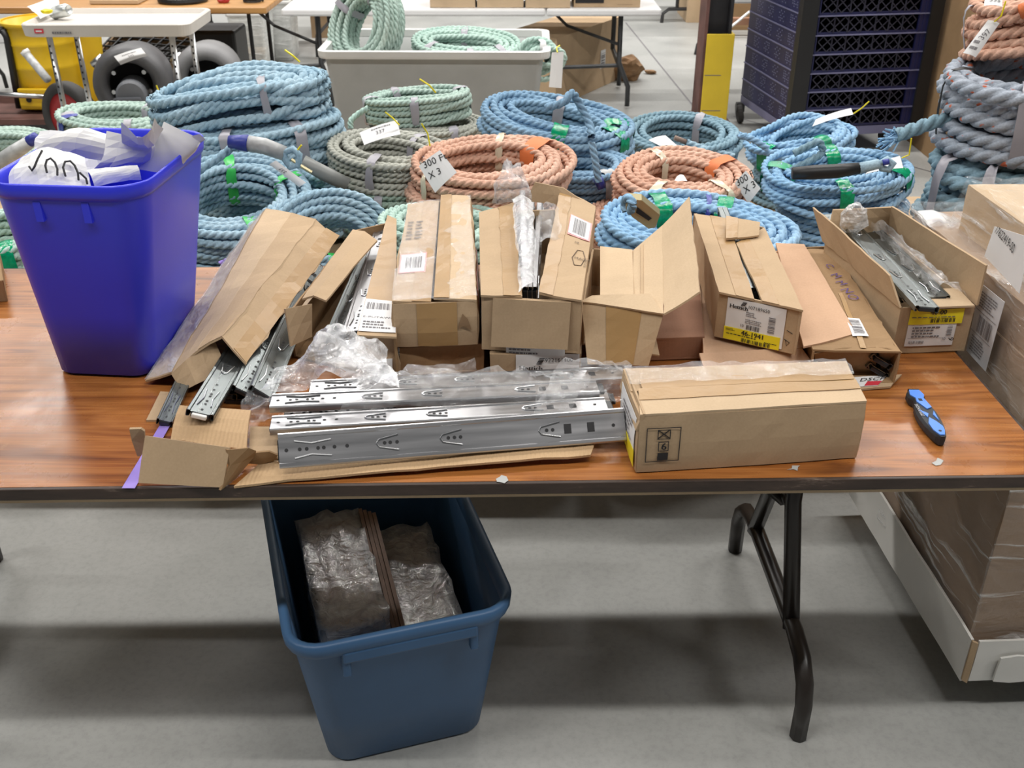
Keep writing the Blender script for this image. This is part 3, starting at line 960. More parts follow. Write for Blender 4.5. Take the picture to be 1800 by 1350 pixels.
# carton with open top, film bag inside, over a lower carton
t, c, W = carton('lower brown carton with printed label under the gaping open-topped carton', [(862, 622), (1022, 622), (1030, 440), (856, 440)], .808, .752, 'card', amp=0.004)
sheet(Q(c, 0.003)).build('top_panel', 'card', t)
q = W['front']
strip('product_label', q, 0.28, 0.18, 0.98, 1.0, 'paper', t, off=0.002)
write(q, '922161100', 0.60, 0.72, 0.0085, 'ink', t, off=0.0034)
write(q, 'Hettich', 0.32, 0.40, 0.0105, 'ink', t, off=0.0034, bold=0.0006)
rects(q, [(0.505 + 0.008 * k, 0.64 + 0.05 * k, 0.565 + 0.008 * k, 0.675 + 0.05 * k) for k in range(5)], 'ink', t, 'logo_mark', 0.0034)
t, c, W = carton('gaping carton between taped one and propped-open one, clear bag sticking out of its top', [(846, 522), (1022, 530), (1046, 366), (843, 372)], .918, .812, 'card', amp=0.004)
o, qa = board('top_flap', [P(845, 518, .924), P(918, 521, .922), P(903, 356, .922), P(842, 373, .924)], 'card', t, amp=0.003)
strip('tape_strip', qa, 0.55, 0.0, 1.0, 1.0, 'tape_brown', t, rag=0.002)
o, qb = board('top_flap', [P(947, 517, .926), P(1022, 529, .922), P(1047, 364, .924), P(985, 332, .945)], 'card', t, amp=0.004)
strip('tape_strip', qb, 0.0, 0.0, 0.34, 1.0, 'tape_brown', t, rag=0.002)
strip('label_border', qb, 0.40, 0.57, 0.98, 0.775, 'ink_pink', t, off=0.002)
strip('shipping_label', qb, 0.42, 0.58, 0.94, 0.765, 'paper', t, off=0.0028)
bars(qb, 0.52, 0.595, 0.86, 0.75, 'ink_grey', t, off=0.0036)
mk = MB()
for st in ([(0.62, 0.36), (0.72, 0.44), (0.86, 0.45), (0.94, 0.38), (0.86, 0.31), (0.70, 0.30), (0.62, 0.36)],):
    mk.tube([qb.at(u, v, 0.001) for u, v in st], 0.0008, 4)
mk.build('handwriting', 'ink_card', t)
write(qb, 'MAD', 0.68, 0.355, 0.009, 'ink_card', t)
write(qb, 'S8', 0.62, 0.50, 0.008, 'ink_card', t)
write(qb, 'KUTT-STILE', 0.98, 0.30, 0.006, 'ink_card', t, rot=R(82))
board('back_flap', px4([(925, 354, .92), (1046, 366, .92), (990, 330, .955), (940, 320, .965)]), 'card', t, amp=0.004)
board('front_flap', [W['front'].at(0.10, 0.12, 0.012), W['front'].at(0.88, 0.12, 0.012), W['front'].at(0.90, 1.0, 0.005), W['front'].at(0.12, 1.0, 0.005)], 'card', t, amp=0.002)
strip('product_label', W['front'], 0.25, -0.06, 0.85, 0.12, 'paper', t, off=0.002)
fine(W['front'], 0.28, -0.03, 0.6, 0.1, 2, 'ink_grey', t, off=0.0034)
ctr = (c[0] + c[1]) / 2
for k, (x1, x2, z, l) in enumerate(((930, 925, .888, 'left'), (938, 940, .886, 'middle'), (946, 954, .884, 'right'))):
    slide(P(x1, 524, z), P(x2, 380, z), (1, 0.05, 0.05), 'silver drawer slide standing on edge in the gaping carton, %s of three' % l, 'drawer slides inside cartons')
b = px4([(912, 515, .926), (944, 500, .926), (934, 350, .945), (900, 350, .945)])
m = crumple(Q(b, 0, 0.008, 0.02), 12, 26, 0.008, 22, seed=8)
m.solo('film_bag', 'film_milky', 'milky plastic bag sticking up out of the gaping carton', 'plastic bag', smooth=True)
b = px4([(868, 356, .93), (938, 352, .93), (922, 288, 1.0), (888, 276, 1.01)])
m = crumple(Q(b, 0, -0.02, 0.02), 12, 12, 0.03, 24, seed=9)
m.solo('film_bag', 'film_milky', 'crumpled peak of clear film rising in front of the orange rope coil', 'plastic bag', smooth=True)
b = px4([(946, 430, .925), (985, 432, .925), (983, 365, .94), (945, 366, .94)])
crumple(Q(b, 0, 0.01, 0.01), 10, 12, 0.014, 24, seed=19).solo('film_bag', 'film', 'clear bag lying over the slides inside the gaping carton', 'plastic bag', smooth=True)

# propped open carton
t, c, W = carton('propped-open empty carton whose wide side flap stands up beside the blue rope', [(1024, 532), (1165, 552), (1140, 442), (1040, 436)], .888, .80, 'card', amp=0.003, skip=('front', 'right'))
o, q = board('front_panel', px4([(1033, 640, .802), (1140, 643, .795), (1166, 553, .888), (1022, 531, .896)]), 'card', t, amp=0.003)
strip('tape_strip', q, 0.30, 0.02, 0.74, 1.0, 'tape_brown', t)
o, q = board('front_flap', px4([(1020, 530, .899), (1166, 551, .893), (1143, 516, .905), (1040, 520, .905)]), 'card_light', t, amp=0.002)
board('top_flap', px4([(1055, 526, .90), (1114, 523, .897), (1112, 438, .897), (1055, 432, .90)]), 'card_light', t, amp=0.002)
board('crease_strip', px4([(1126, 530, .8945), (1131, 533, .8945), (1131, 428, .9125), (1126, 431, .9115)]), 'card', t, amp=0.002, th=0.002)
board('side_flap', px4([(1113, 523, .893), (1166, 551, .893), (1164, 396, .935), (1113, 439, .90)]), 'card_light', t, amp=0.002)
board('side_flap', px4([(1166, 551, .893), (1231, 512, .93), (1211, 345, .985), (1164, 396, .935)]), 'card_light', t, amp=0.003, rag=0.002)
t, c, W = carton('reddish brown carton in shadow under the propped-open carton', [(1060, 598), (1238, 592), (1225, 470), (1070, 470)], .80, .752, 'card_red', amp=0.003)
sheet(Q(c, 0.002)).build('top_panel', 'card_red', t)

# lower open carton with pink flaps, carrying the labelled one
t, c, W = carton('open pinkish carton with hanging flaps under the white and yellow labelled carton', [(1238, 622), (1412, 612), (1372, 440), (1222, 445)], .798, .752, 'card_pink', amp=0.003)
board('top_flap', px4([(1413, 609, .828), (1506, 586, .828), (1414, 428, .842), (1364, 425, .842)]), 'card_pink', t, amp=0.003)
board('front_flap', px4([(1238, 650, .79), (1440, 650, .775), (1410, 612, .80), (1229, 622, .80)]), 'card_pink', t, amp=0.003)
sheet(Q([p - V((0, 0, .003)) for p in c], 0.001)).build('inner_flap', 'card_pink', t)
t, c, W = carton('brown carton with white and yellow label whose top flaps gape over dark slides', [(1264, 514), (1410, 545), (1343, 399), (1221, 375)], .895, .803, 'card', amp=0.003)
o, qa = board('top_flap', [P(1264, 513, .899), P(1326, 526, .897), P(1278, 386, .897), P(1220, 374, .899)], 'card', t, amp=0.003)
strip('tape_strip', qa, 0.48, 0.0, 1.0, 1.0, 'tape_brown', t)
o, qb = board('top_flap', [P(1340, 529, .897), P(1412, 545, .899), P(1344, 400, .899), P(1294, 428, .897)], 'card', t, amp=0.003)
strip('tape_strip', qb, 0.0, 0.0, 0.42, 1.0, 'tape_brown', t)
o, qc = board('back_flap', px4([(1276, 420, .905), (1334, 414, .905), (1336, 391, .915), (1276, 381, .915)]), 'card', t, amp=0.003)
strip('tape_strip', qc, 0.0, 0.0, 0.35, 1.0, 'tape_brown', t)
q = W['front']
strip('product_label', q, 0.12, 0.06, 0.83, 0.95, 'paper', t, off=0.002)
strip('yellow_label', q, 0.115, 0.03, 0.80, 0.31, 'label_yellow', t, off=0.003, label='bright yellow price sticker')
write(q, '107189650', 0.385, 0.795, 0.0068, 'ink', t, off=0.0034)
write(q, 'Hettich', 0.155, 0.74, 0.0085, 'ink', t, off=0.0034, bold=0.0007)
rects(q, [(0.285 + 0.006 * k, 0.83 + 0.018 * k, 0.335 + 0.006 * k, 0.844 + 0.018 * k) for k in range(5)], 'ink', t, 'logo_mark', 0.0034)
fine(q, 0.36, 0.62, 0.5, 0.74, 3, 'ink_grey', t, off=0.0034)
fine(q, 0.36, 0.47, 0.56, 0.58, 3, 'ink_grey', t, off=0.0034, seed=8)
bars(q, 0.38, 0.335, 0.55, 0.44, 'ink', t, off=0.0034, n=18)
write(q, '10', 0.31, 0.37, 0.006, 'ink_grey', t, off=0.0034)
bars(q, 0.64, 0.36, 0.72, 0.72, 'ink_grey', t, off=0.0034, n=16, vert=False)
write(q, '46-1941', 0.33, 0.195, 0.0098, 'ink', t, off=0.0042, bold=0.0006)
fine(q, 0.15, 0.16, 0.55, 0.20, 1, 'ink', t, off=0.0042)
fine(q, 0.62, 0.13, 0.78, 0.17, 1, 'ink', t, off=0.0042)
fine(q, 0.14, 0.24, 0.26, 0.30, 2, 'ink', t, off=0.0042)
bars(q, 0.34, 0.045, 0.70, 0.125, 'ink', t, off=0.0042, n=24)
mk = MB()
mk.tube([q.at(0.86, 0.50, 0.001), q.at(0.93, 0.45, 0.001)], 0.0006, 4)
mk.tube([q.at(0.84, 0.30, 0.001), q.at(0.91, 0.24, 0.001), q.at(0.88, 0.16, 0.001), q.at(0.86, 0.28, 0.001)], 0.0006, 4)
mk.build('handwriting', 'ink', t)
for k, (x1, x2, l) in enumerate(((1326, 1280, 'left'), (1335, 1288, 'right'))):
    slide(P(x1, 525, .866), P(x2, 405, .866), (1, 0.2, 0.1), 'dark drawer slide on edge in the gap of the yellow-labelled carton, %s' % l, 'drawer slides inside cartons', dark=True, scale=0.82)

# crushed brown carton with purple print
t, c, W = carton('crushed dark brown carton with purple lettering and a torn open corner', [(1428, 618), (1583, 618), (1462, 432), (1408, 434)], .822, .754, 'card_dark', amp=0.006, skip=('front',))
o, q = board('top_flap', [P(1430, 614, .826), P(1583, 618, .822), P(1462, 436, .83), P(1412, 434, .83)], 'card_dark', t, amp=0.007, rag=0.003)
for (u, v, s_) in ((0.48, 0.78, 'C'), (0.54, 0.68, 'M'), (0.57, 0.60, 'M'), (0.6, 0.52, 'N'), (0.64, 0.46, 'O')):
    write(q, s_, u, v, 0.022, 'ink_purple', t, rot=R(-62), off=0.003)
board('front_panel', px4([(1445, 655, .756), (1538, 655, .756), (1540, 614, .82), (1430, 620, .82)]), 'card_dark', t, amp=0.006, rag=0.004)
board('front_flap', px4([(1552, 657, .754), (1584, 622, .80), (1582, 618, .82), (1545, 612, .822)]), 'card_dark', t, amp=0.004, rag=0.003)
strip('barcode_label', q, 0.50, 0.10, 0.70, 0.26, 'paper', t, off=0.003)
bars(q, 0.53, 0.12, 0.67, 0.24, 'ink_grey', t, off=0.0042, vert=False, n=14)
strip('tape_strip', q, 0.55, 0.02, 0.62, 0.5, 'tape_brown', t, off=0.002)
slide(P(1553, 632, .80), P(1470, 470, .80), (0.5, 0, 0.85), 'drawer slide end showing at the torn corner of the purple-lettered carton, upper', 'drawer slides inside cartons', dark=True, scale=0.8)
slide(P(1547, 648, .776), P(1465, 480, .776), (0.5, 0, 0.85), 'drawer slide end showing at the torn corner of the purple-lettered carton, lower', 'drawer slides inside cartons', dark=True, scale=0.8)
o, q = board('cardboard_sheet', px4([(1480, 684, .756), (1562, 680, .756), (1586, 658, .758), (1490, 662, .758)]), 'card', None, amp=0.003, rag=0.004)
solo(o, 'torn flat cardboard scrap printed with letters and red mark beside the utility knife', 'cardboard')
strip('printed_panel', q, 0.05, 0.1, 0.74, 0.9, 'paper', o, off=0.0018)
strip('red_mark', q, 0.45, 0.12, 0.74, 0.45, 'ink_red', o, off=0.0026)
write(q, 'DSCP', 0.30, 0.45, 0.014, 'ink', o, off=0.0034, rot=R(4))

# right open carton with film and slides
t, c, W = carton('open carton at the right end of the row with upright flaps and yellow label', [(1584, 541), (1714, 537), (1560, 409), (1450, 424)], .851, .752, 'card', amp=0.002)
board('side_flap', [c[0], c[0].lerp(c[3], 1.0), P(1432, 363, .915), P(1567, 484, .900)], 'card', t, amp=0.004, rag=0.001)
o, q = board('side_flap', [c[1].lerp(c[2], 1.0), c[1] + V((0.003, 0, 0)), P(1732, 467, .935), P(1567, 363, .925)], 'card', t, amp=0.002)
board('back_flap', [c[2], c[3], P(1463, 367, .915), P(1567, 363, .922)], 'card', t, amp=0.002)
board('front_flap', px4([(1622, 541, .855), (1713, 537, .855), (1684, 506, .858), (1612, 510, .858)]), 'card_light', t, amp=0.001)
q = W['front']
strip('product_label', q, 0.14, 0.16, 0.80, 0.82, 'paper', t, off=0.002)
strip('yellow_label', q, 0.13, 0.64, 0.86, 0.96, 'label_yellow', t, off=0.003, label='bright yellow price sticker')
write(q, '46-00', 0.40, 0.855, 0.010, 'ink', t, off=0.0042, bold=0.0006)
fine(q, 0.16, 0.79, 0.8, 0.83, 1, 'ink_grey', t, off=0.0042)
bars(q, 0.42, 0.68, 0.76, 0.77, 'ink', t, off=0.0042, n=20)
fine(q, 0.20, 0.36, 0.62, 0.62, 4, 'ink_grey', t, off=0.0034)
bars(q, 0.68, 0.38, 0.75, 0.60, 'ink_grey', t, off=0.0034, n=12, vert=False)
rects(q, [(0.16, 0.335, 0.78, 0.34)], 'ink_grey', t, 'ruled_line', 0.0034)
bars(q, 0.18, 0.22, 0.40, 0.28, 'ink_grey', t, off=0.0034, n=18)
write(q, '10', 0.64, 0.28, 0.006, 'ink_grey', t, off=0.0034)
write(q, '6', 0.80, 0.25, 0.012, 'ink', t, rot=R(80))
write(Q(px4([(1622, 541, .855), (1713, 537, .855), (1684, 506, .858), (1612, 510, .858)]), 0.001), '112241', 0.25, 0.45, 0.009, 'ink_card', t)
G2 = 'drawer slides inside cartons'
slide(P(1631, 538, .876), P(1512, 412, .872), (0.1, -0.1, 1), 'dark zinc drawer slide jutting over the front of the right-hand open carton', G2, dark=True, scale=0.92)
slide(P(1650, 520, .862), P(1545, 415, .862), (-0.05, -0.1, 1), 'second zinc drawer slide lying to the right inside the right-hand open carton', G2, dark=True, scale=0.85)
slide(P(1605, 520, .848), P(1490, 412, .848), (-0.1, -0.1, 1), 'lower drawer slide left inside the right-hand open carton', G2, dark=True, scale=0.85)
crumple(Q(px4([(1640, 520, .87), (1700, 520, .88), (1560, 400, .89), (1530, 400, .87)]), 0, 0.02, 0.0), 10, 26, 0.022, 22, seed=21).solo('film_bag', 'film', 'clear film along the right wall inside the open carton with upright flaps', 'plastic bag', smooth=True)
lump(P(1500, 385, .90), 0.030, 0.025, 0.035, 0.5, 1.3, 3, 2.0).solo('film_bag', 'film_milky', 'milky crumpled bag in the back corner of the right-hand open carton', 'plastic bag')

# front carton with black symbol
t, c, W = carton('closed long carton in front, tape along its top, black stacking symbol on its side', [(1125, 733), (1523, 709), (1487, 638), (1095, 652)], .856, .7525, 'card', amp=0.002, bulge=0.002)
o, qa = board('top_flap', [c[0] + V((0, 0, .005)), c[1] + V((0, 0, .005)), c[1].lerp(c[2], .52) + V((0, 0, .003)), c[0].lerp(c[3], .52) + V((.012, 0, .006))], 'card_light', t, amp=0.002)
o, qb = board('top_flap', [c[0].lerp(c[3], .52) + V((0, 0, .002)), c[1].lerp(c[2], .52) + V((0, 0, .001)), c[2] + V((0, 0, .004)), c[3] + V((0, 0, .004))], 'card', t, amp=0.002)
strip('tape_strip', qa, 0.0, 0.55, 1.0, 1.0, 'tape_brown', t, off=0.0015)
strip('tape_strip', qb, 0.05, 0.0, 0.99, 0.40, 'tape_brown', t, off=0.0048)
board('end_flap', [c[3].lerp(c[0], 0.0) + V((-.004, 0, -.03)), c[0] + V((-.006, 0, -.025)), c[0] + V((0.004, 0, .006)), c[3] + V((0.004, 0, .006))], 'card', t, amp=0.003)
q = W['front']
rects(q, [(0.032, 0.20, 0.036, 0.80), (0.178, 0.20, 0.182, 0.80), (0.032, 0.79, 0.182, 0.805), (0.032, 0.195, 0.182, 0.21),
          (0.085, 0.22, 0.132, 0.36)], 'ink', t, 'stacking_symbol', 0.0022)
def frame_rect(u0, v0, u1, v1, w_=0.004, h_=0.014):
    return [(u0, v0, u1, v0 + h_), (u0, v1 - h_, u1, v1), (u0, v0, u0 + w_, v1), (u1 - w_, v0, u1, v1)]
rects(q, frame_rect(0.085, 0.39, 0.132, 0.56) + frame_rect(0.080, 0.60, 0.137, 0.77), 'ink', t, 'stacking_symbol', 0.0022)
mk = MB()
mk.tube([q.at(0.084, 0.615, 0.001), q.at(0.133, 0.755, 0.001)], 0.0008, 4)
mk.tube([q.at(0.084, 0.755, 0.001), q.at(0.133, 0.615, 0.001)], 0.0008, 4)
mk.build('stacking_symbol', 'ink', t)
write(q, '6', 0.099, 0.415, 0.013, 'ink', t, bold=0.0012)
ql = W['left']
strip('product_label', ql, 0.12, 0.25, 0.92, 0.9, 'paper', t, off=0.002)
strip('yellow_label', ql, 0.3, 0.05, 0.95, 0.35, 'label_yellow', t, off=0.003, label='bright yellow price sticker')
fine(ql, 0.3, 0.4, 0.85, 0.8, 5, 'ink_grey', t, off=0.0034)
m = crumple(Q([p + V((0, 0, .009)) for p in [c[3].lerp(c[0], .4), c[2].lerp(c[1], .4), c[2], c[3]]], 0), 26, 4, 0.006, 20, seed=31)
m.build('film_wrap', 'film', t, smooth=True)

# torn carton laid open under the loose slides
t = thing('carton', 'torn carton laid open flat under the loose silver slides at the table front', 'box', P(420, 840, .751), GC)
board('bottom_panel', px4([(413, 853, .754), (1040, 800, .766), (1046, 770, .775), (470, 800, .756)]), 'card_flute', t, amp=0.002, bu=0.004, rag=0.002)
o, q = board('front_panel', px4([(243, 849, .756), (391, 857, .756), (404, 787, .815), (254, 766, .822)]), 'card', t, amp=0.004)
board('fluted_flap', px4([(300, 772, .775), (433, 790, .772), (441, 722, .79), (316, 712, .795)]), 'card_flute', t, amp=0.003, bv=0.006)
board('side_flap', px4([(391, 857, .756), (436, 815, .758), (455, 790, .79), (404, 787, .815)]), 'card_dark', t, amp=0.008, rag=0.006)
board('side_flap', px4([(436, 818, .757), (488, 812, .758), (488, 800, .772), (450, 792, .785)]), 'card_dark', t, amp=0.008, rag=0.006)
board('inner_flap', px4([(437, 800, .760), (492, 812, .760), (492, 750, .765), (440, 750, .765)]), 'card', t, amp=0.002)
board('torn_ear', px4([(238, 800, .775), (252, 800, .775), (258, 762, .825), (230, 758, .83)]), 'card', t, amp=0.008, rag=0.005)

# films over the slides
GF = 'clear film sheets over the loose slides'
def fsheet(q, z, label, mat='film', amp=0.02, freq=16, nu=20, nv=16, bu=0.0, bv=0.0, seed=0):
    return crumple(Q([P(x, y, zz) for (x, y), zz in zip(q, z)], 0, bu, bv), nu, nv, amp, freq, seed=seed).solo('film_sheet', mat, label, 'plastic film', GF, smooth=True)
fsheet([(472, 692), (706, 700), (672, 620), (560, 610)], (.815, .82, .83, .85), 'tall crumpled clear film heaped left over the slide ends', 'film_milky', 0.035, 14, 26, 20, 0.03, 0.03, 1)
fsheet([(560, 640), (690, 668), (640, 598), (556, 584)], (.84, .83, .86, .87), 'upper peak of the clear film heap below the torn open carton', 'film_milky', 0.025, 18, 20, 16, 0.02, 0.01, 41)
fsheet([(600, 735), (960, 712), (930, 650), (690, 660)], (.815, .815, .84, .845), 'clear film lying across the middle of the loose slides', 'film', 0.025, 13, 34, 16, 0.01, 0.02, 2)
fsheet([(940, 715), (1100, 702), (1120, 640), (940, 650)], (.815, .81, .83, .84), 'clear film bunched at the right ends of the loose slides', 'film', 0.03, 20, 24, 18, 0.01, 0.02, 3)
fsheet([(425, 740), (490, 745), (488, 690), (440, 690)], (.775, .775, .79, .79), 'small crumpled film at the left ends of the loose slides', 'film', 0.03, 22, 14, 14, 0.0, 0.0, 4)
fsheet([(690, 668), (850, 668), (830, 630), (720, 640)], (.82, .83, .86, .85), 'clear film rising in front of the taped carton', 'film', 0.03, 15, 22, 14, 0.02, 0.01, 5)
fsheet([(930, 735), (1000, 730), (1040, 660), (985, 660)], (.81, .81, .83, .83), 'narrow glinting film strip over the slides near the front carton', 'film', 0.02, 20, 14, 16, 0.0, 0.01, 6)

# purple tape
o = board('tape_strip', px4([(214, 858, .7525), (237, 858, .7525), (301, 744, .7545), (284, 742, .7545)]), 'purple_tape', None, th=0.0006, amp=0.0004)[0]
solo(o, 'strip of purple tape stuck to the tabletop near its front edge', 'tape')
m = lump(P(402, 466, .765), 0.018, 0.012, 0.016, 0.9, 1.6, 3, 5.0)
m.solo('tape_wad', 'purple_tape', 'crumpled wad of purple tape at the back edge of the table', 'tape')

# utility knife
ka, kb = P(1603, 696, .757), P(1655, 779, .757)
kx = (kb - ka).normalized()
ky = V((-kx.y, kx.x, 0))
kn = thing('utility_knife', 'blue and black safety utility knife lying on the bare right side of the table', 'knife', ((ka + kb) / 2) - V((0, 0, .005)))
KL = (kb - ka).length
prof = [(0, .010), (.05, .0145), (.14, .0150), (.20, .0115), (.27, .0125), (.36, .0155), (.50, .0185), (.62, .0185), (.75, .0165), (.87, .0125), (.95, .009), (1.0, .004)]
def kout(sc, z):
    up = [ka + kx * KL * x + ky * y * sc + V((0, 0, z)) for x, y in prof]
    dn = [ka + kx * KL * x - ky * y * sc * (0.8 if 0.15 < x < 0.3 else 1.0) + V((0, 0, z)) for x, y in prof]
    return dn + up[::-1]
MB().rings([kout(0.9, -.0045), kout(1.0, -.001), kout(1.0, .008), kout(0.82, .013)], True, True).build('handle', 'knife_grip', kn)
kz = .0136
def kpoly(pts, mat, name):
    m_ = MB()
    top = [ka + kx * KL * x + ky * y + V((0, 0, kz + .0012)) for x, y in pts]
    bot = [p - V((0, 0, .006)) for p in top]
    m_.rings([bot, top], False, True)
    return m_.build(name, mat, kn)
kpoly([(.02, -.009), (.13, -.0125), (.20, -.006), (.28, -.008), (.44, .002), (.40, .012), (.30, .010), (.20, .008), (.13, .0125), (.02, .009)], 'knife_blue', 'blade_cover')
kpoly([(.46, -.013), (.62, -.006), (.54, -.001)], 'knife_blue', 'inlay')
kpoly([(.48, .011), (.56, .006), (.68, .010)], 'knife_blue', 'inlay')
kpoly([(.62, -.004), (.74, -.011), (.88, -.010), (.975, -.004), (.975, .004), (.88, .009), (.80, .010), (.70, .004)], 'knife_blue', 'inlay')
kpoly([(.0, -.010), (.018, -.009), (.018, .009), (.0, .010)], 'black', 'blade_guard')
qk = Q([ka + ky * -.02 + V((0, 0, kz)), kb + ky * -.02 + V((0, 0, kz)), kb + ky * .02 + V((0, 0, kz)), ka + ky * .02 + V((0, 0, kz))], 0)
write(qk, 'XCHANGE', 0.34, 0.12, 0.006, 'paper_grey', kn, off=0.0006)
MB().lathe([(0.003, 0), (0.003, 0.0004), (0.0001, 0.0004)], 12, Matrix.Translation(ka + kx * KL * .90 + V((0, 0, kz + .001)))).build('lanyard_hole', 'ink', kn)
MB().box(ka + kx * KL * .245 + V((0, 0, kz + .001)), (.008, .006, .0012), Matrix((kx, ky, V((0, 0, 1)))).transposed()).build('slider_button', 'ink', kn)
# paint spots and shreds on the tabletop
for k, (x, y) in enumerate(((1648, 812), (880, 842), (1395, 822))):
    o = board('paint_fleck', px4([(x - 8, y + 4, .7512), (x + 10, y + 5, .7512), (x + 8, y - 5, .7514), (x - 4, y - 6, .7514)]), 'bin_grey', None, th=0.0003, amp=0, rag=0.004)[0]
    solo(o, ('pale flake on the table front right of the closed long carton', 'pale scraped flake on the front edge below the loose slides', 'small pale flake just in front of the closed long carton')[k], 'flake')

# ------------------------------------------------------------------ tote under the table
TZ = 0.002
tt = thing('storage_tote', 'dull blue storage tote without lid standing on the floor under the table', 'tote', (-0.25, 1.73, TZ))
ring, rim = tub(tt, -0.278, 1.672, TZ, 0.415, (0.325, 0.47), (0.40, 0.60), 0.05, 0.055, R(17), 0.004, 'tote_blue', -0.280, 1.708, 0.011, 0.030)
rim.build('rim', 'tote_blue', tt, smooth=True)
fr = Matrix.Rotation(R(17), 3, 'Z')
cf = V((-0.278, 1.672, 0)) + fr @ V((0.0, -0.30, 0))
m = MB()
m.bbox((cf.x + 0.008, cf.y + 0.004, 0.378), (0.25, 0.018, 0.030), fr, 0.006)
for kx_ in (-.118, .118):
    pz_ = cf + fr @ V((kx_, 0.006, 0))
    m.bbox((pz_.x + 0.008, pz_.y + 0.004, 0.352), (0.016, 0.020, 0.05), fr, 0.005)
m.build('handle_lip', 'tote_blue', tt, smooth=False)
GP = 'wrapped parcels in the tote'
def parcel(c, d, rz, tilt, label, seed):
    rot = Euler((R(tilt), 0, R(rz))).to_matrix()
    t_ = thing('wrapped_parcel', label, 'parcel', V(c) - V((0, 0, d[2] / 2)), GP)
    MB().bbox(c, d, rot, 0.012).build('contents', 'parcel', t_)
    bm = bmesh.new()
    bmesh.ops.create_cube(bm, size=1)
    bmesh.ops.subdivide_edges(bm, edges=bm.edges[:], cuts=9, use_grid_fill=True)
    for v_ in bm.verts:
        p = V((v_.co.x * (d[0] + .025), v_.co.y * (d[1] + .03), v_.co.z * (d[2] + .025)))
        s_ = p * 22 + V((seed, 0, seed))
        v_.co = p * (1 + 0.17 * abs(noise.noise(s_)) - 0.05)
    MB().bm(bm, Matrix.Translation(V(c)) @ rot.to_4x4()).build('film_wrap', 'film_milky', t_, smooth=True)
pc = lambda x, y, z: V((-0.28, 1.69, 0)) + fr @ V((x, y, z))
parcel(pc(-0.075, 0.02, 0.18), (0.115, 0.36, 0.24), 17, 0, 'film-wrapped brown parcel filling the left half of the blue tote', 3)
parcel(pc(0.075, 0.0, 0.15), (0.115, 0.34, 0.20), 17, 0, 'film-wrapped brown parcel lying in the right half of the blue tote', 9)
sk = thing('wood_stick', 'bundle of thin brown wooden strips lying between the parcels in the tote', 'wood', pc(0.0, 0, 0.27))
for k in range(4):
    MB().bar(pc(-0.012 + 0.009 * k, -0.24, 0.268 + 0.005 * (k % 2)), pc(-0.004 + 0.009 * k, 0.2 - 0.008 * k, 0.31), 0.008, 0.016).build('strip', 'stick_wood', sk)

# ------------------------------------------------------------------ the film-wrapped pallet at the right
pw_ = thing('wrapped_pallet', 'film-wrapped stack of brown cartons on a white tray beside the right end of the table', 'pallet', (1.42, 1.95, 0.0))
py_ = R(3.2)
rz_ = Matrix.Rotation(py_, 3, 'Z')
def W_(x, y, z):           # local: x to the right of the left face, y away from the front face
    v_ = rz_ @ V((x, y, 0))
    return V((0.945 + v_.x, 1.585 + v_.y, z))
def wbox(x0, x1, y0, y1, z0, z1, name, mat, parent=pw_, amp=0.003):
    top = [W_(x0, y0, z1), W_(x1, y0, z1), W_(x1, y1, z1), W_(x0, y1, z1)]
    bot = [p + V((0, 0, z0 - z1)) for p in top]
    m_ = MB()
    for qq in ((bot[0], bot[1], top[1], top[0]), (bot[1], bot[2], top[2], top[1]), (bot[2], bot[3], top[3], top[2]), (bot[3], bot[0], top[0], top[3]), (top[0], top[1], top[2], top[3]), (bot[3], bot[2], bot[1], bot[0])):
        s_ = sheet(Q(qq, amp))
        m_.add(s_.v, s_.f)
    return m_.build(name, mat, parent)
for k in range(3):
    MB().box(W_(0.14 + 0.36 * k, 0.40, 0.045), (0.09, 0.6, 0.088), rz_).build('pallet_runner', 'pallet_wood', pw_)
wbox(0.0, 0.98, 0.0, 0.74, 0.09, 0.105, 'tray_base', 'white_plastic', amp=0)
board('tray_side', [W_(-.004, .74, .09), W_(-.004, -.004, .09), W_(-.004, -.004, .205), W_(-.004, .74, .215)], 'white_plastic', pw_, amp=0.002, th=0.006)
board('tray_side', [W_(-.004, -.01, .098), W_(0.008, -.012, .09), W_(0.008, -.012, .20), W_(-.004, -.01, .205)], 'card', pw_, amp=0.002, th=0.006)
board('tray_side', [W_(0.014, -.006, .09), W_(0.98, -.006, .09), W_(0.98, -.006, .20), W_(0.014, -.006, .20)], 'white_plastic', pw_, amp=0.002, th=0.006)
board('tray_flap', [W_(0.06, -.016, .092), W_(0.6, -.02, .092), W_(0.6, -.02, .165), W_(0.06, -.016, .165)], 'white_plastic', pw_, amp=0.003, th=0.005, rag=0.004)
wbox(0.012, 0.50, 0.03, 0.68, 0.11, 0.80, 'carton', 'card_wrapped', pw_, 0.002)
wbox(0.505, 0.97, 0.03, 0.68, 0.11, 0.86, 'carton', 'card_wrapped', pw_, 0.002)
wbox(0.016, 0.48, 0.06, 0.66, 0.80, 0.885, 'carton', 'card_wrapped', pw_)
wbox(0.07, 0.50, 0.18, 0.55, 0.885, 0.985, 'carton', 'card_light', pw_)
def wrapfilm(qq, nu, nv, amp, seed):
    crumple(Q(qq, 0), nu, nv, amp, 10, seed=seed).build('stretch_film', 'stretch_wrap', pw_, smooth=True)
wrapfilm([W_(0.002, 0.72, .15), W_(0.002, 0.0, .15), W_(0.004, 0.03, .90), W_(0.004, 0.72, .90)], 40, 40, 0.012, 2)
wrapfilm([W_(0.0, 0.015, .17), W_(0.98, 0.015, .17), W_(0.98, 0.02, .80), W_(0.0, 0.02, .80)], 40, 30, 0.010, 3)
wrapfilm([W_(0.004, 0.05, .90), W_(0.5, 0.05, .90), W_(0.5, 0.72, .89), W_(0.004, 0.72, .89)], 30, 30, 0.016, 4)
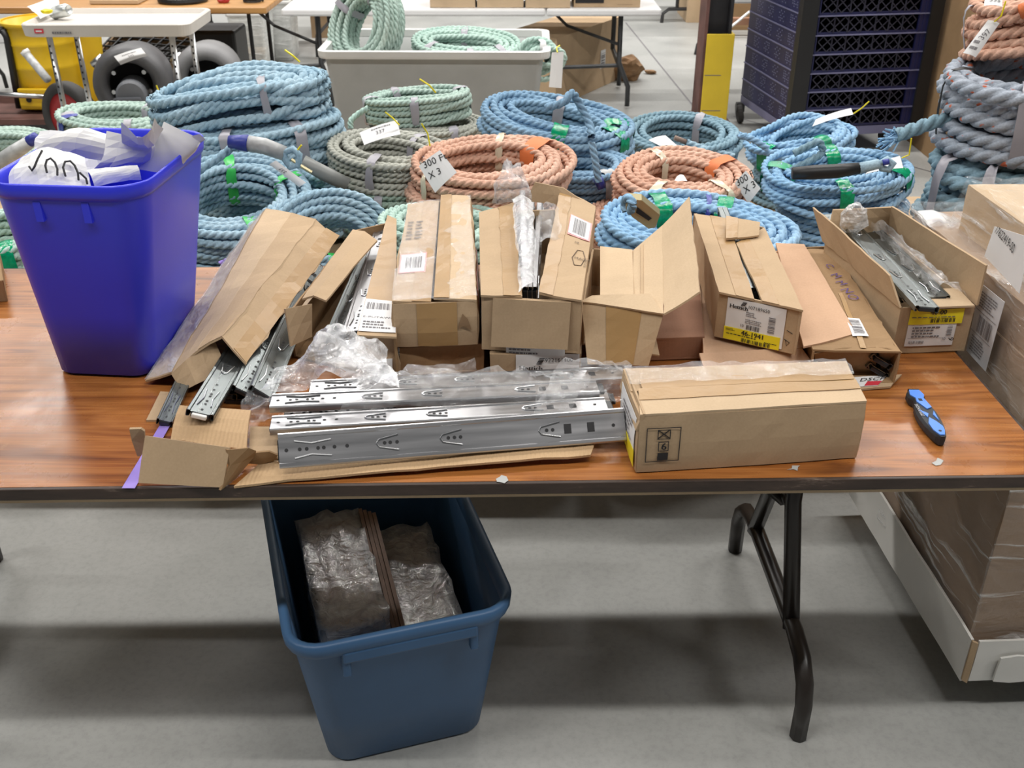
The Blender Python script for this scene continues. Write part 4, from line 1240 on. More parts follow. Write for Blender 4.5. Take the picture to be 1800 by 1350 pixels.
wrapfilm([W_(0.05, 0.56, .88), W_(0.05, 0.17, .88), W_(0.065, 0.18, 1.0), W_(0.065, 0.55, 1.0)], 20, 14, 0.012, 5)
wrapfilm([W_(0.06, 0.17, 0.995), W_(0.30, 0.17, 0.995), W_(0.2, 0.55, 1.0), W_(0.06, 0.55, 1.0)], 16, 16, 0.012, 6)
def lf(px, py, off=0.012):     # a point on the stack's left face seen at that pixel
    r_ = ray(px, py)
    n = rz_ @ V((-1, 0, 0))
    o_ = V((0.945, 1.585, 0)) + n * off
    return V((0, 0, CH)) + r_ * ((o_ - V((0, 0, CH))).dot(n) / r_.dot(n))
q = Q([lf(1730, 450), lf(1792, 516), lf(1812, 418), lf(1748, 398)], 0.001)
q.obj = sheet(q, th=0.0008).build('paper_sheet', 'paper', pw_)
write(q, '17622419-00', 0.08, 0.84, 0.019, 'ink', pw_, 'handwriting', off=0.002, rot=R(-16), sx=0.62)
q = Q([lf(1698, 616), lf(1732, 653), lf(1766, 531), lf(1724, 498)], 0.001)
q.obj = sheet(q, th=0.0008).build('shipping_label', 'paper_grey', pw_)
bars(q, 0.25, 0.38, 0.85, 0.62, 'ink_grey', pw_, off=0.002, n=16)
fine(q, 0.15, 0.72, 0.85, 0.95, 6, 'ink_grey', pw_, off=0.002)
fine(q, 0.15, 0.08, 0.85, 0.32, 6, 'ink_grey', pw_, off=0.002, seed=5)
rects(q, [(0.05, 0.345, 0.95, 0.352), (0.05, 0.66, 0.95, 0.668)], 'ink_grey', pw_, 'ruled_line', 0.002)

# ------------------------------------------------------------------ low carton-topped pallets that carry the rope
def plinth(x0, x1, y0, y1, z, label):
    t_ = thing('rope_pallet', label, 'pallet', ((x0 + x1) / 2, (y0 + y1) / 2, 0))
    for k in range(3):
        yy = y0 + 0.05 + (y1 - y0 - 0.1) * k / 2
        MB().box(((x0 + x1) / 2, yy, 0.045), (x1 - x0, 0.09, 0.088)).build('runner', 'pallet_wood', t_)
    n = max(3, int((x1 - x0) / 0.16))
    for k in range(n):
        xx = x0 + 0.05 + (x1 - x0 - 0.1) * k / (n - 1)
        MB().box((xx, (y0 + y1) / 2, 0.1), (0.09, y1 - y0, 0.02)).build('deck_board', 'pallet_wood', t_)
    c_ = [V((x0, y0, z)), V((x1, y0, z)), V((x1, y1, z)), V((x0, y1, z))]
    walls(t_, c_, 0.111, 'card', amp=0.004)
    sheet(Q(c_, 0.002)).build('lid_panel', 'card', t_)
plinth(-1.75, -0.80, 2.55, 3.55, 0.52, 'carton-topped pallet carrying the left blue rope coils')
plinth(-0.68, 0.18, 2.5, 3.45, 0.50, 'carton-topped pallet carrying the green and orange rope coils in the middle')
plinth(0.22, 0.78, 2.5, 3.3, 0.50, 'carton-topped pallet carrying the orange and bright blue coils right of the middle')
plinth(0.82, 1.27, 2.62, 3.6, 0.52, 'carton-topped pallet carrying the small blue coils at the right')
plinth(1.30, 2.15, 2.72, 3.5, 0.50, 'carton-topped pallet carrying the thick rope coils at the far right')
plinth(-0.72, -0.06, 3.50, 4.1, 0.50, 'carton-topped pallet carrying the seafoam coils before the grey bin')
plinth(0.0, 0.80, 3.40, 4.05, 0.50, 'carton-topped pallet carrying the rearmost blue and seafoam coils')
plinth(-2.05, -1.1, 3.62, 4.5, 0.42, 'carton-topped pallet carrying the seafoam coils at the left')

# ------------------------------------------------------------------ rope
def coil_path(a, b, cols, rows, rr, seed, wob, step, turns=None, lean=0.0, sag=0.0):
    rn = np.random.RandomState(seed)
    cells = []
    for r_ in range(rows):
        cs = list(range(cols))
        if r_ % 2:
            cs = cs[::-1]
        for c_ in cs:
            cells.append((c_ * 2.0 * rr, (r_ + 0.5) * 1.86 * rr))
    if turns:
        cells = cells[:turns]
    n = len(cells)
    per = 2 * math.pi * math.sqrt((a * a + b * b) / 2)
    m = max(60, int(per / step))
    ph = rn.uniform(0, 6.28, (n + 1, 6))
    am = rn.normal(0, 1, (n + 1, 6)) * wob * rr
    of = rn.normal(0, 0.25 * wob, (n + 1, 2)) * rr
    P_, A_ = [], []
    for k in range(n):
        th = 2 * math.pi * np.arange(m) / m
        s = np.clip((th / (2 * math.pi) - 0.78) / 0.22, 0, 1)
        s = s * s * (3 - 2 * s)
        k2 = min(k + 1, n - 1)
        o0, z0 = cells[k]; o1, z1 = cells[k2]
        def nz(i, j):
            return am[i, j] * np.sin(th + ph[i, j]) + 0.6 * am[i, j + 1] * np.sin(2 * th + ph[i, j + 1]) + 0.4 * am[i, j + 2] * np.sin(3 * th + ph[i, j + 2])
        o = (o0 + nz(k, 0) + of[k, 0]) * (1 - s) + (o1 + nz(k2, 0) + of[k2, 0]) * s
        z = (z0 + 0.7 * nz(k, 3) + of[k, 1]) * (1 - s) + (z1 + 0.7 * nz(k2, 3) + of[k2, 1]) * s
        o = o + z * lean
        # outward normal of the ellipse
        cx, cy = np.cos(th), np.sin(th)
        nx, ny = cx / a, cy / b
        l = np.hypot(nx, ny)
        x = a * cx + o * nx / l
        y = b * cy + o * ny / l
        P_.append(np.stack([x, y, np.maximum(z, rr * 0.9) + sag * np.cos(2 * th) * 0.5 + abs(sag) * 0.5], 1))
    return np.concatenate(P_)
def rope_tube(pts, rr, pitch=None, nseg=12, lobes=3):
    pitch = pitch or rr * 5.6
    d = np.gradient(pts, axis=0)
    L = np.linalg.norm(d, axis=1)
    t = d / L[:, None]
    s = np.concatenate([[0], np.cumsum(np.linalg.norm(np.diff(pts, axis=0), axis=1))])
    up = np.array([0.0, 0.0, 1.0])
    side = np.cross(np.tile(up, (len(pts), 1)), t)
    nl = np.linalg.norm(side, axis=1)
    bad = nl < 0.15
    side[bad] = np.cross(np.tile([1.0, 0, 0], (bad.sum(), 1)), t[bad])
    side /= np.linalg.norm(side, axis=1)[:, None]
    nrm = np.cross(t, side)
    ph = np.radians([o_ + 360.0 / lobes * k_ for k_ in range(lobes) for o_ in (-38, 0, 38, 60)])
    rad = rr * np.array([0.93, 1.06, 0.93, 0.56] * lobes)
    ang = ph[None, :] - (2 * math.pi * s / pitch)[:, None]
    v = pts[:, None, :] + rad[None, :, None] * (np.cos(ang)[..., None] * side[:, None, :] + np.sin(ang)[..., None] * nrm[:, None, :])
    return v.reshape(-1, 3), nseg
def tube_mesh(name, v, n):
    L = len(v) // n
    i = np.arange(L - 1)[:, None] * n
    j = np.arange(n)[None, :]
    k = (j + 1) % n
    f = np.stack([i + j, i + k, i + n + k, i + n + j], -1).reshape(-1, 4)
    me = bpy.data.meshes.new(name)
    me.vertices.add(len(v))
    me.vertices.foreach_set('co', v.astype(np.float32).ravel())
    me.loops.add(f.size)
    me.loops.foreach_set('vertex_index', f.astype(np.int32).ravel())
    me.polygons.add(len(f))
    me.polygons.foreach_set('loop_start', np.arange(0, f.size, 4, dtype=np.int32))
    me.polygons.foreach_set('use_smooth', np.ones(len(f), dtype=bool))
    me.update()
    return me
def coil(label, base, a, b, cols, rows, rr, mat, tilt=(0, 0, 0), seed=1, wob=0.35, bands=(), group='rope coils behind the table', lean=0.0, step=None, sag=0.0, tail=None, name='rope_coil', lobes=3):
    t_ = thing(name, label, 'rope', base, group)
    Rm = Euler((R(tilt[0]), R(tilt[1]), R(tilt[2]))).to_matrix()
    p = coil_path(a, b, cols, rows, rr, seed, wob, step or rr * 0.6, lean=lean, sag=sag)
    if tail is not None:
        p = np.concatenate([p, np.array(tail)])
    Rn = np.array(Rm)
    q_ = p @ Rn.T
    low = q_[:, 2].min() - rr
    q_[:, 2] -= low
    v, n = rope_tube(q_, rr, lobes=lobes)
    link('rope', tube_mesh('rope', v, n), mat, t_, V((0, 0, 0)))
    W2, H2 = cols * rr + rr * 0.25, rows * 1.86 * rr / 2 + rr * 0.35
    for bd in bands:
        ang, bm_, wd = bd[0], bd[1], bd[2]
        nm = bd[3] if len(bd) > 3 else 'tape_band'
        th = R(ang)
        cx, cy = math.cos(th), math.sin(th)
        nx, ny = cx / a, cy / b
        l = math.hypot(nx, ny)
        nv = V((nx / l, ny / l, 0))
        tv = V((-nv.y, nv.x, 0))
        zc = rows * 1.86 * rr / 2
        c_ = V((a * cx, b * cy, 0)) + nv * ((cols - 1) * rr + zc * lean)
        c_.z = zc + sag * math.cos(2 * th) * 0.5 + abs(sag) * 0.5
        rn = random.Random(seed + int(ang))
        rings_ = []
        for w_ in (-0.5, -0.15, 0.2, 0.5):
            pr = []
            for k in range(16):
                e = 2 * math.pi * k / 16
                sx = math.copysign(abs(math.cos(e)) ** 0.55, math.cos(e))
                sz = math.copysign(abs(math.sin(e)) ** 0.55, math.sin(e))
                g = 1 + rn.uniform(-0.05, 0.06)
                pr.append(Rm @ (c_ + nv * (sx * W2 * g) + V((0, 0, sz * H2 * g)) + tv * (w_ * wd + rn.uniform(-.003, .003))) - V((0, 0, low)))
            rings_.append(pr)
        mb = MB().rings(rings_, False, False)
        mb.build(nm, bm_, t_, smooth=True, local=True)
    t_['_'] = 0
    del t_['_']
    return t_
GR = 'rope coils behind the table'
def at(px, py, y, z):
    p = PY(px, py, y)
    return V((p.x, y, z))
g_, n_, k_ = 'grey_tape', 'clear_tape', 'green_tape'
# left group
coil('seafoam rope coil at the left edge of the frame beyond the blue wastebasket', at(-12, 250, 3.95, .42), .15, .13, 4, 5, .0125, 'rope_sea', (6, 0, 10), 11, bands=((250, g_, .05),))
coil('seafoam rope coil with grey tape and blue whipping, left of the big blue hank', at(205, 200, 4.05, .45), .17, .09, 3, 8, .0135, 'rope_sea', (4, 2, -6), 12, bands=((205, g_, .03), (300, g_, .03), (60, g_, .03), (215, 'blue_wrap', .035, 'whipping')))
coil('blue rope coil at the bottom of the tall left stack, behind the grey sleeve', at(465, 300, 3.22, .52), .165, .10, 3, 8, .0125, 'rope_blue', (0, 0, 12), 13, bands=((330, g_, .03),))
coil('blue rope coil in the middle of the tall left stack, banded with grey tape', at(448, 235, 3.22, .715), .20, .085, 4, 5, .0135, 'rope_blue', (3, -2, 5), 14, 0.5, bands=((312, g_, .035), (255, g_, .03), (200, g_, .03)), lean=-0.1)
coil('thick blue rope hank on top of the tall left stack', at(425, 165, 3.26, .805), .18, .045, 4, 4, .0155, 'rope_blue', (2, -7, 4), 15, 0.8, bands=((300, g_, .022),), sag=-.03)
coil('blue rope coil lying lowest at left behind the table, ringed with green tape', at(408, 440, 2.86, .52), .135, .125, 4, 2, .0115, 'rope_blue', (0, 0, 20), 16, 0.4, bands=((290, k_, .035), (300, k_, .03)))
coil('big open blue rope coil with bright green tape beside the blue wastebasket', at(412, 375, 2.86, .558), .145, .13, 4, 6, .0118, 'rope_blue', (15, -3, 30), 17, 0.45, bands=((155, k_, .035), (270, k_, .035), (5, k_, .03), (75, k_, .03)))
coil('blue rope coil standing on end behind the crushed carton', at(572, 400, 2.72, .52), .10, .055, 4, 4, .0115, 'rope_blue', (62, 0, 20), 18, 0.4, bands=((270, k_, .03),))
coil('blue rope bundle behind the upright coil, tied with grey tape', at(580, 300, 3.15, .52), .07, .10, 2, 9, .0125, 'rope_blue', (0, 0, 0), 19, 0.4, bands=((300, g_, .03),))
coil('sea-green rope glimpsed at the left edge under the blue wastebasket rim', at(-5, 430, 2.75, .52), .14, .12, 3, 6, .0125, 'rope_mint', (0, 0, 0), 20, bands=((300, 'green_wrap', .05),))
# middle group
coil('seafoam rope coil on top of the stack in front of the grey bin', at(735, 190, 3.76, .695), .145, .055, 3, 5, .0105, 'rope_sea', (3, -4, 4), 21, 0.4, bands=((268, g_, .026), (120, g_, .026), (190, g_, .022), (10, g_, .024)))
coil('greenish grey rope coil under the seafoam one in front of the grey bin', at(760, 228, 3.76, .50), .14, .10, 3, 10, .0108, 'rope_grey', (0, 0, 0), 22, 0.35, bands=((300, g_, .03),))
coil('sea-green rope coil low in the stack left of the orange coil', at(688, 345, 3.12, .50), .115, .11, 3, 9, .0108, 'rope_green', (0, 0, 0), 23, 0.35, bands=((262, g_, .028), (300, g_, .03)))
coil('grey-green rope coil atop the sea-green stack, with a white lot tag', at(682, 262, 3.12, .675), .115, .075, 4, 5, .011, 'rope_grey', (5, 4, -8), 24, 0.5, bands=((262, g_, .026), (60, g_, .024), (330, g_, .022)))
coil('mint green rope coil behind the two tall taped cartons', at(770, 400, 2.66, .50), .12, .10, 3, 10, .0112, 'rope_mint', (0, 4, 0), 25, 0.4, bands=((80, g_, .03),))
coil('orange rope coil low under the tagged orange coil', at(850, 350, 2.98, .50), .175, .15, 3, 9, .0122, 'rope_orange', (0, 0, 0), 26, 0.3, bands=((205, n_, .03),))
coil('wide orange rope coil with 300 ft tag in the middle of the pile', at(862, 290, 2.98, .685), .155, .105, 4, 4, .0128, 'rope_orange', (7, -1, 0), 27, 0.55, bands=((80, n_, .02), (215, n_, .018), (40, 'orange_mark', .05, 'orange_wrap')))
coil('deep blue rope coil in the lower stack right of the orange coil', at(1020, 320, 3.22, .50), .115, .11, 3, 10, .0115, 'rope_deep', (0, 0, 0), 28, 0.45, bands=((300, 'sleeve', .04),))
coil('deep blue rope coil with green wrap on top, right of the orange coil', at(975, 220, 3.5, .655), .175, .085, 4, 4, .0130, 'rope_deep', (6, 9, -14), 29, 0.8, bands=((345, 'green_wrap', .05, 'green_wrap'), (15, 'green_wrap', .05, 'green_wrap'), (280, 'green_wrap', .05, 'green_wrap'), (95, g_, .035)))
coil('seafoam and blue rope coil behind the right orange coil, near the yellow post', at(1196, 250, 3.72, .50), .15, .13, 3, 7, .0125, 'rope_teal', (7, 0, 0), 30, 0.5, bands=((60, g_, .03),))
coil('orange rope coil low at left under the right orange coil', at(1150, 360, 2.94, .50), .12, .10, 4, 6, .0125, 'rope_orange', (0, 0, 0), 31, 0.35)
coil('orange rope coil with 300 ft tag right of the middle, banded with clear tape', at(1198, 315, 3.0, .64), .115, .085, 4, 4, .0130, 'rope_orange', (8, 0, 0), 32, 0.5, bands=((115, n_, .022), (235, n_, .03), (310, n_, .022), (30, 'orange_mark', .04, 'orange_wrap')))
coil('bright blue rope coil hidden under the hooked one behind the propped-open carton', at(1225, 430, 2.66, .50), .165, .10, 3, 5, .0135, 'rope_bright', (0, 0, 0), 33, 0.35)
hook_coil = coil('bright blue rope coil with steel hook and green wraps behind the propped-open carton', at(1225, 395, 2.66, .615), .175, .075, 4, 3, .0138, 'rope_bright', (9, 3, -4), 34, 0.5, bands=((122, 'green_wrap', .045, 'green_wrap'), (66, 'green_wrap', .045, 'green_wrap'), (80, 'blue_wrap', .014, 'blue_whipping')))
# right group
coil('dull grey-blue rope coil under the pale blue hank near the crate stack', at(1415, 295, 3.42, .52), .12, .11, 3, 6, .0112, 'rope_teal', (0, 0, 0), 35, 0.6, bands=((235, g_, .03),))
coil('pale blue rope hank with green wraps in front of the crate stack', at(1410, 238, 3.42, .64), .125, .06, 3, 4, .0115, 'rope_bright', (8, -10, 10), 36, 0.95, bands=((205, 'green_wrap', .05, 'green_wrap'), (285, 'green_wrap', .045, 'green_wrap')))
coil('blue rope coil lowest in the stack behind the right-hand open carton', at(1475, 375, 2.98, .52), .135, .12, 3, 7, .0115, 'rope_bright', (0, 0, 0), 37, 0.45, bands=((330, g_, .025), (250, g_, .02)))
coil('blue rope coil with black sleeve and green wraps behind the right-hand open carton', at(1472, 305, 2.96, .665), .145, .075, 4, 4, .0112, 'rope_bright', (9, -5, 6), 38, 0.9, bands=((262, 'green_wrap', .04, 'green_wrap'), (85, 'green_wrap', .04, 'green_wrap'), (330, 'green_wrap', .04, 'green_wrap'), (160, 'green_wrap', .04, 'green_wrap')))
coil('thick grey-blue rope coil on the floor pallet at the right, above the wrapped cartons', at(1775, 300, 3.0, .50), .20, .16, 2, 7, .0225, 'rope_teal', (0, 0, 0), 39, 0.5, bands=((195, g_, .035), (235, g_, .03)), lean=-.15)
coil('thick pale grey-blue rope coil flecked with orange at the right edge', at(1815, 170, 3.05, .805), .19, .17, 2, 5, .0235, 'rope_flecked', (3, -3, 0), 40, 0.45, bands=((245, g_, .05), (180, 'black', .012, 'black_strap')))
coil('thick orange rope coil topmost at the right edge of the frame', at(1812, 60, 3.15, 1.025), .10, .12, 3, 5, .0165, 'rope_orange', (-8, -12, 0), 41, 0.5, bands=((255, n_, .035), (170, g_, .02)), lean=-.2)

def strand(pts, rr, mat, label=None, parent=None, cat='rope', name='rope_end', n=60):
    """loose rope through control points"""
    pts = np.array([tuple(p) for p in pts])
    k = len(pts)
    tt_ = np.linspace(0, k - 1, n)
    out = []
    for t_ in tt_:
        i = min(int(t_), k - 2)
        f = t_ - i
        p0, p1, p2, p3 = pts[max(i - 1, 0)], pts[i], pts[i + 1], pts[min(i + 2, k - 1)]
        out.append(0.5 * ((2 * p1) + (p2 - p0) * f + (2 * p0 - 5 * p1 + 4 * p2 - p3) * f * f + (3 * p1 - p0 - 3 * p2 + p3) * f ** 3))
    org = ORG[parent.name] if parent is not None else V((0, 0, 0))
    v, ns = rope_tube(np.array(out) - np.array(tuple(org)), rr)
    return link(name, tube_mesh(name, v, ns), mat, parent, org)
def named(key):
    for o_ in bpy.data.objects:
        if o_.get('label', '').startswith(key):
            return o_
# spliced ends, sleeves, tags and ties belong to their coils
def tag_card(parent, q, txts=(), seed=1, tie=None, name='lot_tag'):
    """tag card through four points, with string"""
    qq = Q(q, 0.0, 0.004)
    qq.obj = sheet(qq, th=0.0008, nu=6, nv=6).build(name, 'paper', parent)
    for tx in txts:
        write(qq, tx[0], tx[1], tx[2], tx[3], tx[4] if len(tx) > 4 else 'ink', parent, off=0.0014, rot=R(tx[5]) if len(tx) > 5 else 0)
    if tie:
        MB().tube(tie, 0.0022, 5).build('yellow_tie', 'tie_yellow', parent)
    return qq
def yq(pts, y):
    return [PY(px, py, y + dy) for px, py, dy in pts]
big = named('wide orange')
tag_card(big, yq([(765, 339, 0), (803, 303, 0), (773, 264, .05), (736, 292, .05)], 2.74), (('300 Ft.', 0.16, 0.80, .021, 'ink', -14), ('X 3', 0.1, 0.42, .020, 'ink', -14)), tie=yq([(756, 257, .05), (752, 235, .06), (741, 217, .06)], 2.74), name='length_tag')
r2 = named('orange rope coil with 300')
tag_card(r2, yq([(1316, 358, 0), (1337, 331, 0), (1311, 300, .03), (1291, 322, .03)], 2.86), (('300 F', 0.08, 0.80, .020, 'ink', -16), ('X 3', 0.15, 0.36, .020, 'ink', -16)), name='length_tag')
tag_card(r2, yq([(1183, 322, 0), (1208, 318, 0), (1202, 308, .04), (1190, 310, .04)], 2.93), ())
gg = named('grey-green rope coil atop')
qq = tag_card(gg, yq([(640, 255, 0), (704, 236, 0), (698, 211, .05), (632, 233, .05)], 2.96), (('337', 0.40, 0.40, .014, 'ink_grey', 0),), tie=yq([(702, 220, .02), (690, 207, .03), (677, 197, .03)], 2.96))
fine(qq, 0.3, 0.78, 0.85, 0.9, 1, 'ink_grey', gg, off=0.0014)
sf = named('seafoam rope coil on top')
MB().tube(yq([(766, 163, 0), (755, 150, 0), (738, 139, .02)], 3.62), 0.003, 5).build('yellow_tie', 'tie_yellow', sf)
strand(yq([(648, 190, 0), (630, 200, 0), (617, 212, -.02), (617, 226, -.03)], 3.62), .0105, 'rope_mint', parent=sf)
hk = named('thick blue rope hank')
MB().tube(yq([(527, 109, 0), (515, 98, 0), (501, 88, .02)], 3.2), 0.003, 5).build('yellow_tie', 'tie_yellow', hk)
bg = named('big open blue')
strand(yq([(405, 262, 0), (380, 280, -.02), (350, 300, -.05), (330, 330, -.04), (326, 360, -.02)], 2.82), .0118, 'rope_blue', parent=bg)
sl = MB()
sl.tube(yq([(436, 252, 0), (465, 257, 0), (500, 270, 0)], 2.80), [0.022, 0.023, 0.021], 10)
sl.build('splice_sleeve', 'sleeve', bg, smooth=True)
MB().tube(yq([(402, 249, 0), (436, 252, 0)], 2.80), [0.017, 0.024], 10).build('blue_whipping', 'blue_wrap', bg, smooth=True)
ey = yq([(500, 268, 0), (515, 262, 0), (526, 272, 0), (524, 290, 0), (510, 294, 0), (502, 282, 0)], 2.79)
MB().tube(ey, 0.010, 8, closed=True).build('eye_loop', 'rope_blue', bg, smooth=True)
MB().tube(yq([(512, 280, 0), (530, 292, 0), (548, 303, 0)], 2.79), 0.005, 6).build('clip', 'brass', bg)
MB().tube(yq([(520, 268, 0), (530, 255, 0)], 2.79), 0.0025, 5).build('yellow_tie', 'tie_yellow', bg)
qq = tag_card(bg, yq([(526, 329, 0), (538, 321, 0), (485, 282, .02), (473, 289, .02)], 2.76), (('337', 0.72, 0.55, .010, 'ink_grey', 90),))
MB().tube(yq([(532, 284, 0), (570, 305, 0), (612, 325, 0)], 2.95), [0.021, 0.023, 0.021], 10).build('splice_sleeve', 'sleeve_dark', named('blue rope bundle'), smooth=True)
ls = named('seafoam rope coil at the left')
MB().tube(yq([(-10, 290, 0), (25, 268, 0), (52, 250, 0)], 3.5), [0.024, 0.026, 0.022], 10).build('splice_sleeve', 'sleeve', ls, smooth=True)
MB().tube(yq([(50, 250, 0), (62, 242, 0), (68, 248, 0)], 3.5), [0.020, 0.019, 0.016], 10).build('blue_whipping', 'blue_wrap', ls, smooth=True)
sw = named('seafoam rope coil with grey tape and')
MB().tube(yq([(280, 163, 0), (275, 150, 0)], 3.8), 0.003, 5).build('yellow_tie', 'tie_yellow', sw)
bp_ = named('deep blue rope coil with green')
strand(yq([(960, 190, 0), (990, 180, -.02), (1005, 164, 0), (1018, 182, .02), (1035, 215, 0), (1040, 240, -.05)], 3.36), .0135, 'rope_deep', parent=bp_, n=90)
strand(yq([(1040, 250, 0), (1047, 285, -.02), (1052, 320, -.03)], 3.05), .0115, 'rope_deep', parent=bp_)
MB().tube(yq([(1050, 312, 0), (1058, 330, 0)], 3.03), 0.014, 8).build('blue_whipping', 'blue_wrap', bp_, smooth=True)
sb = named('seafoam and blue rope coil behind')
qq = tag_card(sb, yq([(1160, 256, 0), (1193, 258, 0), (1170, 238, .06), (1140, 246, .06)], 3.55), ())
MB().tube(yq([(1186, 242, 0), (1206, 250, 0)], 3.55), 0.009, 8).build('splice_sleeve', 'parcel', sb, smooth=True)
strand(yq([(1206, 250, 0), (1240, 262, 0), (1290, 275, 0)], 3.55), .012, 'rope_blue', parent=sb)
hc = hook_coil
hq = yq([(1105, 350, 0), (1128, 352, 0), (1160, 378, 0), (1152, 400, 0), (1140, 402, 0), (1112, 382, 0), (1100, 368, 0)], 2.46)
hn = V((0, 0.4, 0.9))
MB().rings([hq, [p + V((0, .012, .012)) for p in hq]], True, True).build('snap_hook', 'brass', hc)
hq = yq([(1120, 364, -.003), (1146, 384, -.003), (1140, 388, -.003), (1118, 374, -.003)], 2.46)
MB().quad(hq).build('hook_gap', 'ink', hc)
strand(yq([(1108, 372, 0), (1112, 358, -.02), (1104, 348, 0), (1098, 356, .03), (1100, 372, .02)], 2.46), .011, 'rope_bright', parent=hc)
pb = named('pale blue rope hank')
tag_card(pb, yq([(1428, 222, 0), (1500, 201, 0), (1496, 190, .03), (1434, 210, .03)], 3.22), (), tie=yq([(1500, 200, 0), (1515, 190, 0), (1528, 178, 0)], 3.2))
strand(yq([(1312, 240, 0), (1300, 238, 0), (1325, 246, .0), (1350, 262, 0)], 3.28), .011, 'rope_bright', parent=pb)
ks = named('blue rope coil with black sleeve')
MB().tube(yq([(1393, 305, 0), (1430, 303, 0), (1470, 301, 0), (1510, 296, 0)], 2.78), [0.017, 0.020, 0.020, 0.016], 12).build('black_sleeve', 'black', ks, smooth=True)
MB().tube(yq([(1510, 296, 0), (1545, 288, 0)], 2.78), [0.016, 0.014], 10).build('splice', 'rope_blue', ks, smooth=True)
MB().tube(yq([(1545, 288, 0), (1560, 280, 0), (1570, 288, 0), (1562, 298, 0), (1550, 296, 0)], 2.78), 0.010, 8, closed=True).build('eye_loop', 'rope_blue', ks, smooth=True)
MB().tube(yq([(1552, 286, -.01), (1562, 284, -.01)], 2.78), 0.009, 8).build('blue_whipping', 'blue_wrap', ks, smooth=True)
tag_card(ks, yq([(1520, 306, .0), (1588, 295, .0), (1582, 274, .05), (1540, 290, .03)], 2.81), (), tie=yq([(1585, 278, .02), (1598, 272, .02), (1602, 243, .02)], 2.81))
strand(yq([(1395, 270, 0), (1425, 255, 0), (1440, 250, 0), (1445, 268, 0), (1420, 285, -.02), (1390, 300, 0)], 2.95), .011, 'rope_teal', parent=ks)
fr_ = named('thick grey-blue rope coil')
strand(yq([(1572, 240, 0), (1610, 226, .02), (1660, 210, .04), (1720, 205, .05)], 3.0), .021, 'rope_teal', parent=fr_)
fz = MB()
rn_ = random.Random(5)
for k in range(40):
    p0 = PY(1578, 239, 3.0) + V((rn_.uniform(-.006, .006), rn_.uniform(-.014, .014), rn_.uniform(-.014, .014)))
    fz.tube([p0, p0 + V((rn_.uniform(-.05, -.01), rn_.uniform(-.02, .02), rn_.uniform(-.04, .02)))], 0.0028, 4)
fz.build('frayed_end', 'rope_bright', fr_, kind='stuff')
oc = named('thick orange rope coil topmost')
qq = tag_card(oc, yq([(1693, 93, 0), (1715, 101, 0), (1757, 41, .06), (1737, 35, .06)], 2.93), (('397', 0.62, 0.45, .018, 'ink_grey', 80),), tie=yq([(1748, 38, .05), (1760, 28, .03), (1768, 2, .03)], 2.93))
fine(qq, 0.1, 0.15, 0.7, 0.5, 2, 'ink_grey', oc, off=0.0014)
qq = tag_card(oc, yq([(1730, 10, 0), (1762, 12, 0), (1762, -12, .05), (1732, -14, .05)], 3.0), (('335', 0.25, 0.25, .016, 'ink_grey', 0),))
MB().tube(yq([(1795, 20, 0), (1812, 14, 0)], 3.0), 0.022, 8).build('orange_wrap', 'orange_mark', oc, smooth=True)

# ------------------------------------------------------------------ grey bin truck with three coils
gb = thing('bin_truck', 'grey plastic bin truck with pale rim holding seafoam rope, behind the coils', 'bin', (-0.43, 5.02, 0))
gy = 4.76
xl, xr = PY(556, 95, gy).x, PY(972, 95, gy).x
cx_, wd_ = (xl + xr) / 2, xr - xl
ring, rim = tub(gb, cx_, 5.02, 0.13, 0.755, (wd_ - 0.20, 0.44), (wd_ - 0.07, 0.53), 0.03, 0.03, R(-1), 0.006, 'bin_grey', lip=0.028, liph=0.03)
rim.build('rim', 'bin_rim', gb)
for sx in (-1, 1):
    for sy in (-1, 1):
        MB().lathe([(0.001, -.018), (0.05, -.018), (0.05, .018), (0.001, .018)], 16, Matrix.Translation((cx_ + sx * (wd_ / 2 - .18), 5.02 + sy * .16, 0.052)) @ Matrix.Rotation(R(90), 4, 'Y')).build('caster', 'rubber', gb)
        MB().box((cx_ + sx * (wd_ / 2 - .18), 5.02 + sy * .16, 0.112), (.05, .06, .036)).build('caster_fork', 'steel_dark', gb)
qq = Q(yq([(965, 153, 0), (987, 155, 0), (991, 91, .03), (970, 92, .03)], 4.70), 0, 0.004)
sheet(qq, th=.001).build('hanging_tag', 'paper', gb)
MB().tube(yq([(980, 92, 0), (978, 84, .02), (984, 80, .05)], 4.71), 0.003, 5).build('yellow_tie', 'tie_yellow', gb)
GBN = 'rope coils in the grey bin truck'
MB().box((cx_, 5.02, 0.585), (wd_ - .16, .46, .02)).build('false_floor', 'bin_grey', gb)
coil('seafoam rope coil standing on edge at left in the grey bin truck', at(660, 60, 5.0, .60), .10, .12, 4, 5, .0135, 'rope_sea', (68, 0, -38), 51, 0.4, bands=((150, g_, .03), (70, g_, .03)), group=GBN)
coil('seafoam rope coil lying tilted in the middle of the grey bin truck', at(818, 75, 5.03, .60), .165, .065, 4, 5, .0135, 'rope_mint', (14, 3, -3), 52, 0.4, bands=((215, g_, .03), (280, g_, .03), (95, g_, .03), (330, g_, .03)), group=GBN)
coil('small seafoam hank bent over at the right end of the grey bin truck', at(940, 75, 4.98, .60), .06, .04, 2, 6, .0135, 'rope_mint', (78, 0, 15), 53, 0.8, bands=((90, 'paper', .03),), group=GBN)

